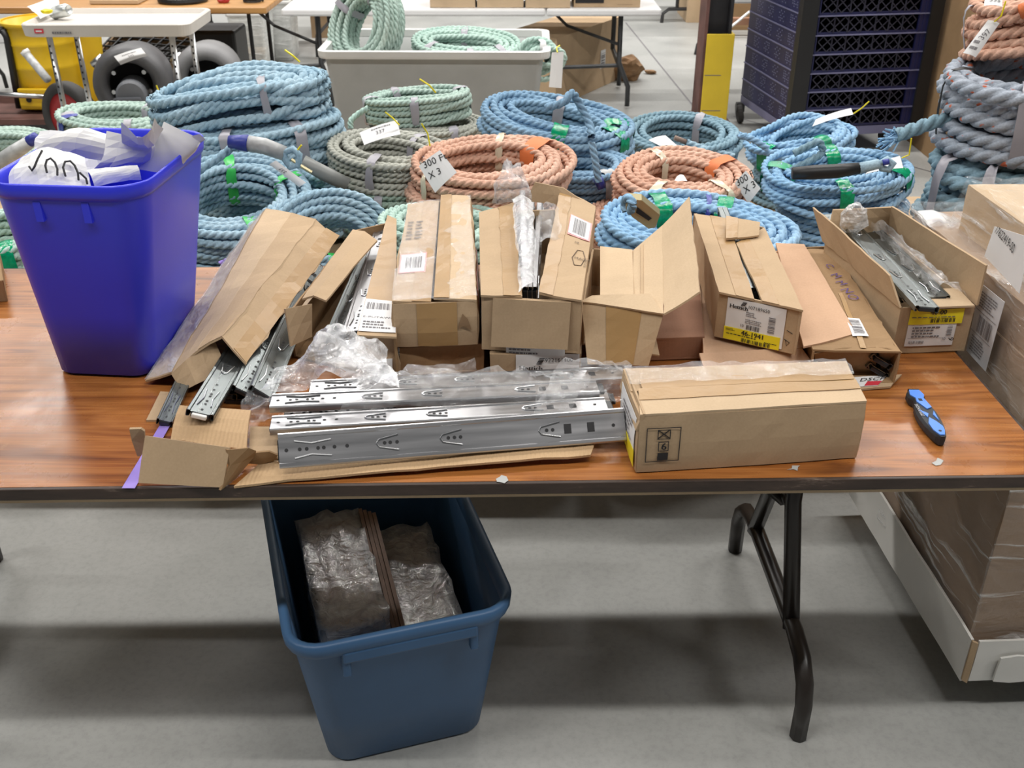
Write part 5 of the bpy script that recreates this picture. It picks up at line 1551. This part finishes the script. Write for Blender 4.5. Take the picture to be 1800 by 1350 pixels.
# ------------------------------------------------------------------ white folding tables, their cartons and the cartons beneath
def white_table(x0, x1, y, z, label, d=0.72, legx=()):
    t_ = thing('folding_table', label, 'table', ((x0 + x1) / 2, y + d / 2, 0))
    MB().bbox(((x0 + x1) / 2, y + d / 2, z - .022), (x1 - x0, d, .044), None, .012).build('tabletop', 'table_white', t_)
    for lx in legx:
        for sy in (0.12, d - 0.12):
            s_ = -1 if sy < d / 2 else 1
            MB().tube([V((lx, y + sy + .02 * s_ * -1, z - .05)), V((lx, y + sy, .28)), V((lx + .06, y + sy + s_ * .05, .14)), V((lx + .06, y + sy + s_ * .06, .015))], .016, 8).build('leg', 'steel_dark', t_, smooth=True)
        MB().tube([V((lx, y + .13, .27)), V((lx, y + d - .13, .27))], .013, 6).build('crossbar', 'steel_dark', t_)
        MB().tube([V((lx - .45, y + d / 2, z - .05)), V((lx - .33, y + d / 2, z - .16)), V((lx, y + .14, z - .24))], .011, 6).build('brace', 'steel_dark', t_)
        MB().tube([V((lx - .55, y + .14, .24)), V((lx, y + .14, .26))], .014, 6).build('crossbar', 'steel_dark', t_)
    return t_
TZ2 = 0.63
ty = P(960, 28, TZ2 - .04).y
xa, xb, xc = PY(748, 28, ty).x, PY(959, 28, ty).x, PY(1163, 28, ty).x
white_table(xa - .9, xb, ty, TZ2, 'white folding table behind the grey bin, left one of the pair', legx=(xa - .7,))
white_table(xb + .006, xc, ty, TZ2, 'white folding table with dark grey legs, right of the grey bin', legx=(PY(1092, 100, ty).x,))
GT = 'cartons on the white tables'
def plain_carton(x0, x1, y0, y1, z0, z1, label, mat='card', group=GT):
    c_ = [V((x0, y0, z1)), V((x1, y0, z1)), V((x1, y1, z1)), V((x0, y1, z1))]
    t_ = thing('carton', label, 'box', ((x0 + x1) / 2, (y0 + y1) / 2, z0), group)
    w_ = walls(t_, c_, z0 + .001, mat, amp=0.002)
    mx = (y0 + y1) / 2
    sheet(Q([c_[0], c_[1], c_[1].lerp(c_[2], .495), c_[0].lerp(c_[3], .495)], .001)).build('top_flap', mat, t_)
    sheet(Q([c_[0].lerp(c_[3], .505), c_[1].lerp(c_[2], .505), c_[2], c_[3]], .001)).build('top_flap', mat, t_)
    return t_, w_
for k, (a, b, dy, mt) in enumerate(((755, 836, .05, 'card_light'), (838, 921, .05, 'card_light'), (923, 1003, .04, 'card_light'), (1008, 1126, .06, 'card'))):
    x0, x1 = PY(a, 10, ty + dy).x, PY(b, 10, ty + dy).x
    t_, w_ = plain_carton(x0 + .003, x1 - .003, ty + dy, ty + dy + .3, TZ2 + .001, TZ2 + .26, ('first', 'second', 'third', 'rightmost')[k] + ' brown carton from the left on the white tables behind the bin', mt)
    if k == 3:
        rects(w_['front'], [(0.02, .10, .45, .30)], 'ink', t_, 'dark_panel', .002)
        rects(w_['front'], [(.65, .06, .88, .065)], 'ink_card', t_, 'printed_line', .002)
yb = P(1005, 178, 0).y
t_ = thing('carton', 'large brown carton standing under the white table right of the grey bin', 'box', P(1030, 165, 0))
c_ = [P(985, 168, 0), P(1083, 138, 0), P(1150, 108, 0), P(1040, 120, 0)]
c_ = [P(1000, 179, 0), P(1086, 140, 0)]
dirv = (c_[1] - c_[0])
nrm_ = V((-dirv.y, dirv.x, 0)).normalized() * .40
ext = [c_[0] - dirv * .25, c_[1], c_[1] + nrm_, c_[0] - dirv * .25 + nrm_]
W = walls(t_, [p + V((0, 0, .44)) for p in ext], .001, 'card')
sheet(Q([p + V((0, 0, .44)) for p in ext], .002)).build('top_panel', 'card', t_)
q = W['front']
strip('shipping_label', q, .68, .30, .76, .58, 'paper', t_, off=.002)
bars(q, .69, .34, .75, .55, 'ink_grey', t_, off=.0034, vert=False, n=8)
t_, w_ = plain_carton(P(985, 130, 0).x, P(1055, 110, 0).x, yb + .75, yb + 1.1, 0, .42, 'darker brown carton behind the large one under the white table', 'card_dark', None)
lump(P(1100, 120, .08), .12, .09, .09, .5, 1.4, 3, 3.0).solo('crumpled_paper', 'kraft', 'crumpled ball of brown kraft paper on the floor by the white table leg', 'paper')
lump(P(1143, 126, .015), .05, .03, .015, .8, 1.5, 2, 8.0).solo('paper_scrap', 'kraft', 'small brown paper scrap on the floor right of the crumpled kraft ball', 'paper')

# ------------------------------------------------------------------ steel column with its yellow guard
cp = P(1247, 229, 0)
cy0 = cp.y
cl = thing('steel_column', 'dark steel building column with a bright yellow guard plate at its foot', 'column', cp)
xg0, xg1 = PY(1231, 200, cy0).x, PY(1278, 200, cy0).x
MB().box(((xg0 + xg1) / 2 + .002, cy0 + .115, 1.6), (xg1 - xg0 - .03, .02, 3.2)).build('web_plate', 'column_dark', cl)
MB().box((xg0 - .005, cy0 + .13, 1.6), (.018, .22, 3.2)).build('flange', 'column_rust', cl)
MB().box((xg1 - .025, cy0 + .13, 1.6), (.018, .20, 3.2)).build('flange', 'column_dark', cl)
gh = PY(1255, 60, cy0).z
MB().bbox(((xg0 + xg1) / 2, cy0 + .004, gh / 2), (xg1 - xg0, .012, gh), None, .003).build('guard_plate', 'guard_yellow', cl)
MB().bbox((xg1 - .006, cy0 + .05, gh / 2), (.012, .10, gh), None, .003).build('guard_plate', 'guard_yellow', cl)
MB().box(((xg0 + xg1) / 2 - .02, cy0 + .1, .01), (.30, .34, .02)).build('base_plate', 'column_rust', cl)
for zz, l in ((.33, .6), (.12, .7)):
    MB().box((xg0 + (xg1 - xg0) * l / 2 + .005, cy0 - .0025, zz), ((xg1 - xg0) * l, .001, .004)).build('scuff_line', 'ink_grey', cl)

# ------------------------------------------------------------------ stack of navy crates on a dolly
DZ = 0.17
A_ = P(1392, 226, DZ); B_ = P(1307, 165, DZ); C_ = P(1603, 216, DZ)
ex = V((C_.x - A_.x, C_.y - A_.y, 0)); ey = V((B_.x - A_.x, B_.y - A_.y, 0))
cw, cd = ex.length, ey.length
ex.normalize()
ey = (ey - ex * ey.dot(ex) * 0.5).normalized()
def K(x, y, z):
    return A_ + ex * x + ey * y + V((0, 0, z - DZ))
Rk = Matrix((ex, ey, V((0, 0, 1)))).transposed()
dl = thing('crate_dolly', 'black wheeled dolly with corner posts under the navy crates', 'dolly', K(cw / 2, cd / 2, 0) * 1.0)
def kb(x0, x1, y0, y1, z0, z1, name, mat, parent):
    m_ = MB()
    pts = [K(x, y, z) for z in (z0, z1) for y in (y0, y1) for x in (x0, x1)]
    m_.add(pts, [(0, 2, 3, 1), (4, 5, 7, 6), (0, 1, 5, 4), (2, 6, 7, 3), (0, 4, 6, 2), (1, 3, 7, 5)])
    if name is None:
        return m_
    return m_.build(name, mat, parent)
kb(0, cw, 0, cd, .12, .165, 'deck', 'navy_edge', dl)
kb(-.035, .055, -.02, .035, .125, 1.25, 'corner_post', 'black', dl)
kb(cw - .02, cw + .05, -.02, .05, .125, 1.25, 'corner_post', 'black', dl)
for (x, y) in ((-.01, cd - .03), (cw - .08, cd - .05), (.12, .10), (cw - .1, .10)):
    p = K(x, y, .062)
    MB().lathe([(.001, -.016), (.058, -.016), (.062, -.010), (.062, .010), (.058, .016), (.001, .016)], 20, Matrix.Translation(p) @ Matrix.Rotation(R(80), 4, 'Y')).build('caster_wheel', 'rubber', dl, smooth=False)
    MB().box(p + V((0, 0, .035)), (.05, .04, .055)).build('caster_fork', 'steel_dark', dl)
nz = 9
zh = 0.098
cm = {}
def crate_proto():
    fr_ = kb(0, cw, .004, .012, .170, .182, None, None, None)
    def addk(m_, *a):
        o_ = kb(*a, None, None, None)
        m_.add(o_.v, o_.f)
    for (x0, x1) in ((0.02, .075), (cw - .075, cw - .02)):
        addk(fr_, x0, x1, .0, .012, .170, .170 + zh - .004)
    for x in (.02, .045, .07, cw - .02, cw - .045, cw - .07):
        addk(fr_, x - .003, x + .003, -.004, .004, .170, .170 + zh - .004)
    lf_ = kb(0.0, .008, .03, cd, .170, .170 + zh - .006, None, None, None)
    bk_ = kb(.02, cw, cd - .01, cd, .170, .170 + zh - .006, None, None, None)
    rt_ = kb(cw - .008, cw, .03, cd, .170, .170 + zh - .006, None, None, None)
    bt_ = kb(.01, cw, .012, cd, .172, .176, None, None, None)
    rim_ = kb(.0, cw, -.006, .012, .170 + zh - .006, .170 + zh, None, None, None)
    addk(rim_, -.006, .008, 0, cd, .170 + zh - .006, .170 + zh)
    addk(rim_, cw - .008, cw + .004, 0, cd, .170 + zh - .006, .170 + zh)
    lat = MB()
    x0, x1, z0, z1 = .085, cw - .085, .180, .170 + zh - .008
    h = z1 - z0
    n = 10
    for k in range(-2, n + 3):
        for s_ in (1, -1):
            xa_ = x0 + (x1 - x0) * k / n
            xb_ = xa_ + s_ * h * 1.05
            pa, pb2 = [xa_, z0], [xb_, z1]
            lo, hi = (pa, pb2) if pa[0] < pb2[0] else (pb2, pa)
            if hi[0] <= x0 or lo[0] >= x1:
                continue
            if lo[0] < x0:
                f = (x0 - lo[0]) / (hi[0] - lo[0]); lo = [x0, lo[1] + (hi[1] - lo[1]) * f]
            if hi[0] > x1:
                f = (x1 - lo[0]) / (hi[0] - lo[0]); hi = [x1, lo[1] + (hi[1] - lo[1]) * f]
            lat.bar(K(lo[0], .006, lo[1]), K(hi[0], .006, hi[1]), .005, .005)
    for k in range(1, 7):
        x = x0 + (x1 - x0) * k / 7
        lat.bar(K(x, .003, z0), K(x, .003, z1), .006, .006)
    dots = MB()  # pale quads paint the light seen through the side vents
    rn = random.Random(3)
    for g in range(4):
        y0 = cd * (.16 + .2 * g)
        for i in range(4):
            for j in range(5):
                if (i + j) % 2 == 0 or rn.random() < .35:
                    yy = y0 + i * .022
                    zz = .188 + j * .013
                    dots.quad([K(-.0012, yy + .008, zz), K(-.0012, yy, zz), K(-.0012, yy, zz + .006), K(-.0012, yy + .008, zz + .006)])
    return (('front_frame', fr_, 'navy'), ('side_panel', lf_, 'navy'), ('back_panel', bk_, 'crate_inner'), ('side_panel', rt_, 'navy'), ('base', bt_, 'crate_inner'), ('rim', rim_, 'navy_edge'), ('lattice', lat, 'lattice_dark'), ('vent_light_dot', dots, 'vent_light'))
org_c = K(cw / 2, cd / 2, .168)
parts_c = []
for nm, mb, mt in crate_proto():
    me = mb.mesh(nm, org_c)
    me.materials.append(MATS[mt])
    parts_c.append((nm, me))
pos_w = ['lowest navy crate of the stack, resting on the dolly'] + ['navy lattice crate of the dolly stack, %s from the bottom' % s_ for s_ in ('second', 'third', 'fourth', 'fifth', 'sixth', 'seventh', 'eighth')]
for k in range(8):
    o = thing('plastic_crate', pos_w[k], 'crate', org_c + V((0, 0, k * (zh + .001))), 'navy crates stacked on the dolly')
    for nm, me in parts_c:
        c = bpy.data.objects.new(nm, me)
        COL.objects.link(c)
        c.parent = o

# big carton behind the crates
yk = 5.35
x0 = PY(1640, 100, yk).x
t_, w_ = plain_carton(2.34, 3.4, 5.25, 6.1, 0, 1.25, 'tall brown carton right of the navy crates', 'card_dark', None)
board('torn_flap', [V((2.37, 5.235, 1.12)), V((2.46, 5.235, 1.08)), V((2.46, 5.23, 1.25)), V((2.36, 5.23, 1.25))], 'card', t_, amp=.004, rag=.008)

# ------------------------------------------------------------------ far objects behind the column
t_, w_ = plain_carton(P(1208, 42, 0).x, P(1250, 42, 0).x + .35, P(1225, 40, 0).y, P(1225, 40, 0).y + .6, 0, .5, 'pale carton on the floor left of the dark column far away', 'card_light', None)
def black_leg_table(x0, x1, y, z, label, d=.75, top='table_white', legs=True, mat='black'):
    t_ = thing('folding_table', label, 'table', ((x0 + x1) / 2, y + d / 2, 0))
    MB().bbox(((x0 + x1) / 2, y + d / 2, z - .02), (x1 - x0, d, .04), None, .008).build('tabletop', top, t_)
    for lx in (x0 + .14, x1 - .14):
        for sy in (0.08, d - 0.08):
            MB().tube([V((lx, y + .12 + (d - .24) * (sy > d / 2), z - .04)), V((lx, y + .12 + (d - .24) * (sy > d / 2), .17)) ], .014, 6).build('leg', mat, t_)
        MB().tube([V((lx, y + .03, .012)), V((lx, y + .04, .10)), V((lx, y + .10, .165)), V((lx, y + d - .10, .165)), V((lx, y + d - .04, .10)), V((lx, y + d - .03, .012))], .014, 6).build('foot_bar', mat, t_)
    return t_
ft = thing('folding_table', 'folding table with curved black feet standing beyond the yellow guarded column', 'table', P(1225, 60, 0))
for (pts) in (([(1163, 40), (1165, 24), (1176, 16), (1245, 15)]), ([(1223, 96), (1227, 78), (1238, 65), (1262, 62)])):
    yy = P(pts[0][0], pts[0][1], 0).y
    MB().tube([PY(a, b, yy + .02 * k) for k, (a, b) in enumerate(pts)], .016, 6).build('foot_bar', 'black', ft)
yy = P(1163, 40, 0).y
for px_ in (1190, 1240):
    p = PY(px_, 15, yy + .05)
    MB().tube([p, V((p.x, p.y, .70))], .016, 6).build('leg', 'black', ft)
MB().bbox((PY(1240, 20, yy).x, yy + .35, .72), (1.6, .75, .04), None, .01).build('tabletop', 'table_white', ft)
t2 = thing('folding_table', 'white-topped table edge seen between the column and the crates', 'table', P(1305, 66, 0))
pt = P(1310, 10, .62)
MB().bbox((pt.x + .35, pt.y + .3, .66), (1.0, .7, .04), None, .01).build('tabletop', 'table_white', t2)
pl = P(1322, 66, 0)
MB().tube([V((pl.x, pl.y, 0.02)), V((pl.x, pl.y, .64))], .02, 6).build('leg', 'column_rust', t2)
MB().tube([PY(1284, 48, pl.y), PY(1318, 20, pl.y)], .012, 6).build('brace', 'chrome', t2)
MB().bbox((pl.x - .1, pl.y + .1, .12), (.5, .06, .06), None, .005).build('crossbar', 'card_red', t2)
plain_carton(pl.x - .25, pl.x + .25, pl.y + .35, pl.y + .8, 0, .5, 'brown carton in the shade beneath the table behind the column', 'card_dark', None)

# ------------------------------------------------------------------ left: utility cart with a beige tray top
cz = .83
q0, q1_, q2_, q3_ = P(50, 43, cz), P(338, 48, cz), P(368, 22, cz), P(92, 12, cz)
ct = thing('utility_cart', 'utility cart with beige plastic tray top and perforated steel posts', 'cart', ((q0.x + q1_.x) / 2, q0.y + .25, 0))
cxm, cym = (q0.x + q1_.x) / 2 - .05, q0.y + .24
cwid, cdep = q1_.x - q0.x, .46
def cring(g, z, r_=.05):
    return rrect(cxm, cym, cwid + g, cdep + g, r_, z, R(1))
MB().rings([cring(-.02, cz - .06), cring(0, cz - .055), cring(.01, cz - .005), cring(0, cz), cring(-.03, cz), cring(-.05, cz - .022), cring(-.08, cz - .024)], True, True).build('tray_top', 'beige_plastic', ct)
for sx in (-1, 1):
    for sy in (-1, 1):
        p0 = V((cxm + sx * (cwid / 2 - .10), cym + sy * (cdep / 2 - .07), cz - .07))
        MB().tube([p0, V((p0.x, p0.y, .10))], .015, 8).build('post', 'chrome', ct, smooth=True)
        hm = MB()
        for k in range(20):
            hm.box((p0.x, p0.y - .0148, cz - .11 - k * .032), (.008, .002, .010))
        hm.build('punched_hole', 'hole', ct)
        MB().lathe([(.001, -.014), (.045, -.014), (.045, .014), (.001, .014)], 14, Matrix.Translation((p0.x, p0.y, .047)) @ Matrix.Rotation(R(90), 4, 'Y')).build('caster', 'rubber', ct)
MB().rings([cring(-.05, .16), cring(-.04, .20), cring(-.07, .20)], True, True).build('lower_shelf', 'beige_plastic', ct)
qf = Q([V((cxm - cwid / 2 + .04, cym - cdep / 2 - .010, cz - .06)), V((cxm + cwid / 2 - .04, cym - cdep / 2 - .004, cz - .06)), V((cxm + cwid / 2 - .04, cym - cdep / 2 - .004, cz - .015)), V((cxm - cwid / 2 + .04, cym - cdep / 2 - .010, cz - .015))], 0)
strip('red_badge', qf, .045, .45, .105, .9, 'ink_red', ct, off=.003)
rects(qf, [(.055, .6, .095, .75)], 'paper', ct, 'badge_print', .0045)
fine(qf, .16, .40, .30, .85, 1, 'ink_grey', ct, 'scrawl', off=.003)
# can and paper on the cart
cn = thing('drink_can', 'crushed silver drink can lying on the left corner of the beige cart', 'can', P(108, 28, cz - .02))
Mc = Matrix.Translation(P(106, 20, cz + .015)) @ Matrix.Rotation(R(78), 4, 'Y') @ Matrix.Rotation(R(20), 4, 'X')
MB().lathe([(.001, -.055), (.024, -.055), (.031, -.045), (.031, .04), (.025, .055), (.022, .057), (.021, .052), (.001, .052)], 18, Mc).build('shell', 'tin', cn, smooth=True)
MB().lathe([(.001, -.0575), (.009, -.0575), (.009, -.0555)], 10, Mc).build('opening', 'ink', cn)
crumple(Q([P(70, 34, cz - .005), P(104, 24, cz + .0), P(98, -2, cz + .06), P(48, 12, cz + .05)], 0, .012, .01), 8, 8, .012, 14, seed=3).solo('paper_bag', 'paper', 'white and yellow paper bag lying on the left corner of the beige cart', 'paper')
lump(P(82, 20, cz + .05), .03, .02, .012, .4, 1.4, 2, 4).solo('yellow_wrapper', 'tie_yellow', 'small yellow wrapper beside the can on the beige cart', 'wrapper')

# yellow drum
dp = P(72, 192, 0.17)
dr = thing('steel_drum', 'yellow painted steel drum with dented rim at the far left', 'drum', V((dp.x, dp.y + .2, .17)))
DR = PY(132, 120, dp.y).x - dp.x
DR = abs(DR) * .82
dh = .53
Md = Matrix.Translation((dp.x, dp.y + .22, .085))
MB().lathe([(.001, .072), (DR * .97, .072), (DR, .085), (DR, .30), (DR * 1.02, .31), (DR, .32), (DR, dh - .1), (DR * 1.02, dh - .09), (DR, dh - .08), (DR, dh), (DR * 1.05, dh + .006), (DR * 1.05, dh + .02), (DR * .98, dh + .02), (DR * .97, dh - .3), (.001, dh - .31)], 32, Md).build('shell', 'yellow', dr, smooth=True)
MB().lathe([(DR * .99, dh + .015), (DR * 1.07, dh + .015), (DR * 1.07, dh + .028), (DR * .99, dh + .028), (DR * .99, dh + .015)], 32, Md).build('rim', 'yellow', dr)
MB().bbox((dp.x, dp.y, .23), (.22, .03, .12), None, .006).build('bracket', 'yellow', dr)
for dx in (-.05, .06):
    MB().lathe([(.001, 0), (.016, 0), (.016, .004)], 12, Matrix.Translation((dp.x + dx, dp.y - .016, .23)) @ Matrix.Rotation(R(90), 4, 'X')).build('bolt_hole', 'ink', dr)
MB().bbox((dp.x + .27, dp.y + .22, .42), (.13, .03, .52), Matrix.Rotation(R(6), 3, 'Y'), .004).build('side_plate', 'yellow', dr)
# hand truck frame, wheel and pole
ht = thing('hand_truck', 'low steel cart frame with a big red-hubbed rubber wheel at the far left', 'hand truck', V((dp.x - .1, dp.y + .1, 0)))
MB().box((dp.x - .15, dp.y + .15, .135), (.95, .62, .03)).build('deck', 'column_rust', ht)
MB().tube([PY(-30, 164, dp.y - .05), PY(96, 171, dp.y - .05)], .016, 8).build('axle', 'chrome', ht, smooth=True)
MB().tube([PY(4, 52, dp.y + .05), PY(12, 66, dp.y + .05), PY(34, 190, dp.y + .02)], .02, 8).build('handle_tube', 'black', ht, smooth=True)
MB().tube([PY(-20, 50, dp.y + .05), PY(6, 54, dp.y + .05)], .02, 8).build('handle_tube', 'black', ht, smooth=True)
wy = 5.75
wc = PY(118, 166, wy)
wr = .20
Mw = Matrix.Translation((wc.x, wy, wr + .0)) @ Matrix.Rotation(R(-28), 4, 'Z') @ Matrix.Rotation(R(90), 4, 'X') 
MB().lathe([(wr * .72, -.03), (wr * .95, -.038), (wr, -.022), (wr, .022), (wr * .95, .038), (wr * .72, .03), (wr * .72, -.03)], 36, Mw).build('tyre', 'rubber', ht, smooth=True)
MB().lathe([(.02, -.010), (wr * .3, .0), (wr * .5, .012), (wr * .73, .026), (wr * .73, -.02), (.02, -.03)], 36, Mw).build('wheel_disc', 'wheel_red', ht, smooth=True)
MB().lathe([(.001, .012), (.022, .012), (.022, -.02)], 14, Mw).build('hub', 'steel_dark', ht)
MB().tube([PY(44, 92, dp.y - .15), PY(84, 140, dp.y - .3)], .022, 10).build('pole', 'sleeve', ht, smooth=True)
MB().tube([PY(42, 89, dp.y - .16), PY(47, 95, dp.y - .16)], .026, 10).build('pole_socket', 'bin_rim', ht, smooth=True)

# two grey motor blowers
def blower(px, py, y, s_, label, tagged=False, mat='blower'):
    c_ = PY(px, py, y)
    c_.z = max(c_.z, s_ * .9)
    b_ = thing('motor_blower', label, 'motor', V((c_.x, c_.y, 0)), 'grey motor blowers')
    M = Matrix.Translation(c_) @ Matrix.Rotation(R(8), 4, 'Z') @ Matrix.Rotation(R(90), 4, 'X')
    hb = max(.03, c_.z - s_ * .86)
    MB().bbox((c_.x, c_.y + .08, hb / 2 + .001), (s_ * 1.3, .26, hb), None, .008).build('foot_frame', 'steel_dark', b_)
    MB().lathe([(s_ * .55, .03), (s_ * .62, .07), (s_ * .78, .10), (s_ * .94, .07), (s_, .0), (s_ * .97, -.10), (s_ * .9, -.22), (.001, -.22)], 36, M).build('volute', mat, b_, smooth=True)
    MB().lathe([(s_ * .55, .03), (s_ * .5, -.02), (.001, -.03)], 36, M).build('inlet', 'black', b_, smooth=True)
    M2 = M @ Matrix.Translation((s_ * .02, -s_ * .22, 0))
    MB().lathe([(.001, .115), (s_ * .34, .115), (s_ * .40, .10), (s_ * .42, -.02)], 28, M2).build('motor_cap', 'blower_cap', b_, smooth=False)
    p_ = c_ + V((s_ * .02, -.135, -s_ * .36))
    MB().bbox(p_, (s_ * .72, .05, s_ * .24), Matrix.Rotation(R(8), 3, 'Z'), .01).build('terminal_box', 'blower_cap', b_)
    for a in (40, 140, 200, 340):
        p_ = M @ V((s_ * .5 * math.cos(R(a)), s_ * .5 * math.sin(R(a)), .05))
        MB().lathe([(.001, .0), (.012, .0), (.012, -.03)], 8, Matrix.Translation(p_) @ Matrix.Rotation(R(90), 4, 'X')).build('bolt', 'chrome', b_)
    MB().tube([c_ + V((-s_ * 1.0, .02, s_ * .45)), c_ + V((-s_ * .7, .02, s_ * .65))], .022, 8).build('outlet_pipe', 'chrome', b_, smooth=True)
    return b_
b1 = blower(233, 146, 5.7, .205, 'dark grey motor blower with white lot tag under the beige cart', True)
qq = tag_card(b1, yq([(212, 114, 0), (259, 98, 0), (248, 84, .05), (200, 99, .05)], 5.5), (('345', .42, .35, .016, 'ink_grey', 0),))
fine(qq, .25, .7, .8, .85, 1, 'ink_grey', b1, off=.0014)
blower(366, 138, 6.1, .20, 'pale-topped motor blower behind the right posts of the beige cart', mat='blower_pale')

# wooden frame with a black grid
gyp = 6.5
wf = thing('grid_crate', 'wooden crate with a black diagonal grid leaning under the far wooden table', 'crate', P(270, 140, 0))
g4 = [P(165, 98, .24), P(300, 108, .24), P(352, 66, .36), P(205, 55, .36)]
qg = Q(g4, 0)
gm = MB()
for k in range(9):
    u = k / 8
    gm.bar(qg.at(u, 0), qg.at(min(1, u), 1), .012, .012)
for k in range(6):
    v_ = k / 5
    gm.bar(qg.at(0, v_), qg.at(1, v_), .012, .012)
gm.build('grid', 'steel_dark', wf)
sheet(qg, th=.004, off=-.05).build('liner', 'black', wf)
dn = V((0, 0, -.22))
for (a, b) in ((0, 1), (1, 2), (2, 3), (3, 0)):
    pa, pb2 = g4[a], g4[b]
    lo_a, lo_b = V((pa.x, pa.y, .004)), V((pb2.x, pb2.y, .004))
    board('side_plank', [lo_a, lo_b, pb2, pa], 'pallet_wood', wf, th=.02, amp=0)

# far wooden table and what stands on it
wy0 = P(480, 25, .62).y
wt_x0, wt_x1 = PY(-160, 20, wy0).x, PY(468, 20, wy0).x
wt = black_leg_table(wt_x0, wt_x1, wy0, .66, 'far brown wooden folding table at the upper left with black legs', .75, 'table_pine')
GS2 = 'odds and ends on the far wooden table'
def on_table(px, dy):
    p = PY(px, 5, wy0 + dy)
    return p.x, wy0 + dy
x, y = on_table(312, .10)
dk = thing('black_disc', 'black round disc lying on the far wooden table', 'disc', (x, y + .12, .661), GS2)
MB().lathe([(.001, .0), (.15, .0), (.155, .012), (.15, .03), (.09, .034), (.08, .022), (.001, .022)], 36, Matrix.Translation((x, y + .12, .661))).build('rim', 'black', dk, smooth=False)
x, y = on_table(200, .10)
MB().bbox((x, y + .1, .675), (.30, .2, .026), None, .004).solo('wooden_board', 'card_light', 'pale board lying on the far wooden table left of the black disc', 'board', GS2)
x, y = on_table(390, .12)
lump((x, y + .05, .675), .04, .03, .02, .3, 1.2, 2, 2).solo('red_fitting', 'wheel_red', 'small dark red fitting on the far wooden table right of the disc', 'fitting', GS2)
x, y = on_table(440, .12)
MB().tube([V((x + .06 * math.cos(a) * (1 + .1 * math.sin(3 * a)), y + .08 + .05 * math.sin(a), .668 + .012 * (k // 12))) for k, a in enumerate([i * 2 * math.pi / 12 for i in range(36)])], .006, 6).solo('black_cable', 'black', 'coil of thin black cable on the right end of the far wooden table', 'cable', GS2)

# clear bins under it
def clear_bin(px, py, y, w_, d_, h, label, fillmat):
    p = PY(px, py, y)
    b_ = thing('clear_bin', label, 'bin', (p.x, y + d_ / 2, .0), 'clear plastic bins under the far table')
    rg, rm = tub(b_, p.x, y + d_ / 2, .002, h, (w_ * .86, d_ * .86), (w_, d_), .03, .03, 0, .003, 'clear_bin', lip=.010, liph=.02)
    rm.build('rim', 'bin_rim', b_, smooth=True)
    return p.x, y + d_ / 2
yb2 = P(455, 128, 0).y
x, y = clear_bin(438, 100, yb2, .27, .36, .42, 'front clear plastic bin with orange-brown contents under the far wooden table', 'card')
MB().bbox((x, y, .07), (.18, .26, .12), None, .01).solo('brown_contents', 'card', 'brown blocks lying in the front clear plastic bin', 'block')
x, y = clear_bin(482, 90, yb2 + .38, .30, .36, .45, 'rear clear plastic bin under the far wooden table', 'paper')
MB().bbox((x, y, .16), (.2, .26, .30), None, .01).solo('white_contents', 'paper_grey', 'white boxes standing in the rear clear plastic bin', 'block')
lump((PY(465, 120, yb2 - .12).x, yb2 - .12, .04), .09, .06, .04, .6, 1.4, 2, 6).solo('dark_scrap', 'black', 'dark scrap on the floor in front of the clear plastic bins', 'scrap')
xx = PY(372, 60, wy0 + .45).x
MB().bbox((xx, wy0 + .62, .22), (.30, .34, .44), None, .02).solo('black_case', 'black', 'large black case standing in the shade under the far wooden table', 'case')

# far black-legged table and cartons beyond
fy = P(553, 106, 0).y + .03
ftb = black_leg_table(PY(500, 40, fy).x - .9, PY(556, 40, fy).x + .12, fy, .68, 'far table with black tubular legs left of the grey bin', .8, 'table_pine')
t_, w_ = plain_carton(PY(548, 60, fy + .9).x, PY(622, 60, fy + .9).x, fy + .9, fy + 1.4, 0, .40, 'far brown carton with blue plastic bag in it, above the grey bin', 'card', None)
lump((PY(580, 15, fy + 1.15).x, fy + 1.12, .445), .18, .15, .05, .5, 1.5, 3, 3).solo('blue_bag', 'bag_blue', 'blue plastic bag on top of the far brown carton', 'plastic bag')
plain_carton(PY(585, 5, fy + 2).x, PY(660, 5, fy + 2).x, fy + 2.0, fy + 2.5, 0, .55, 'brown carton farthest back above the grey bin', 'card', None)
t_, w_ = plain_carton(PY(-60, 50, 9).x - .4, PY(52, 50, 9).x, 9.0, 9.6, 0, .5, 'white carton far away at the upper left corner', 'table_white', None)
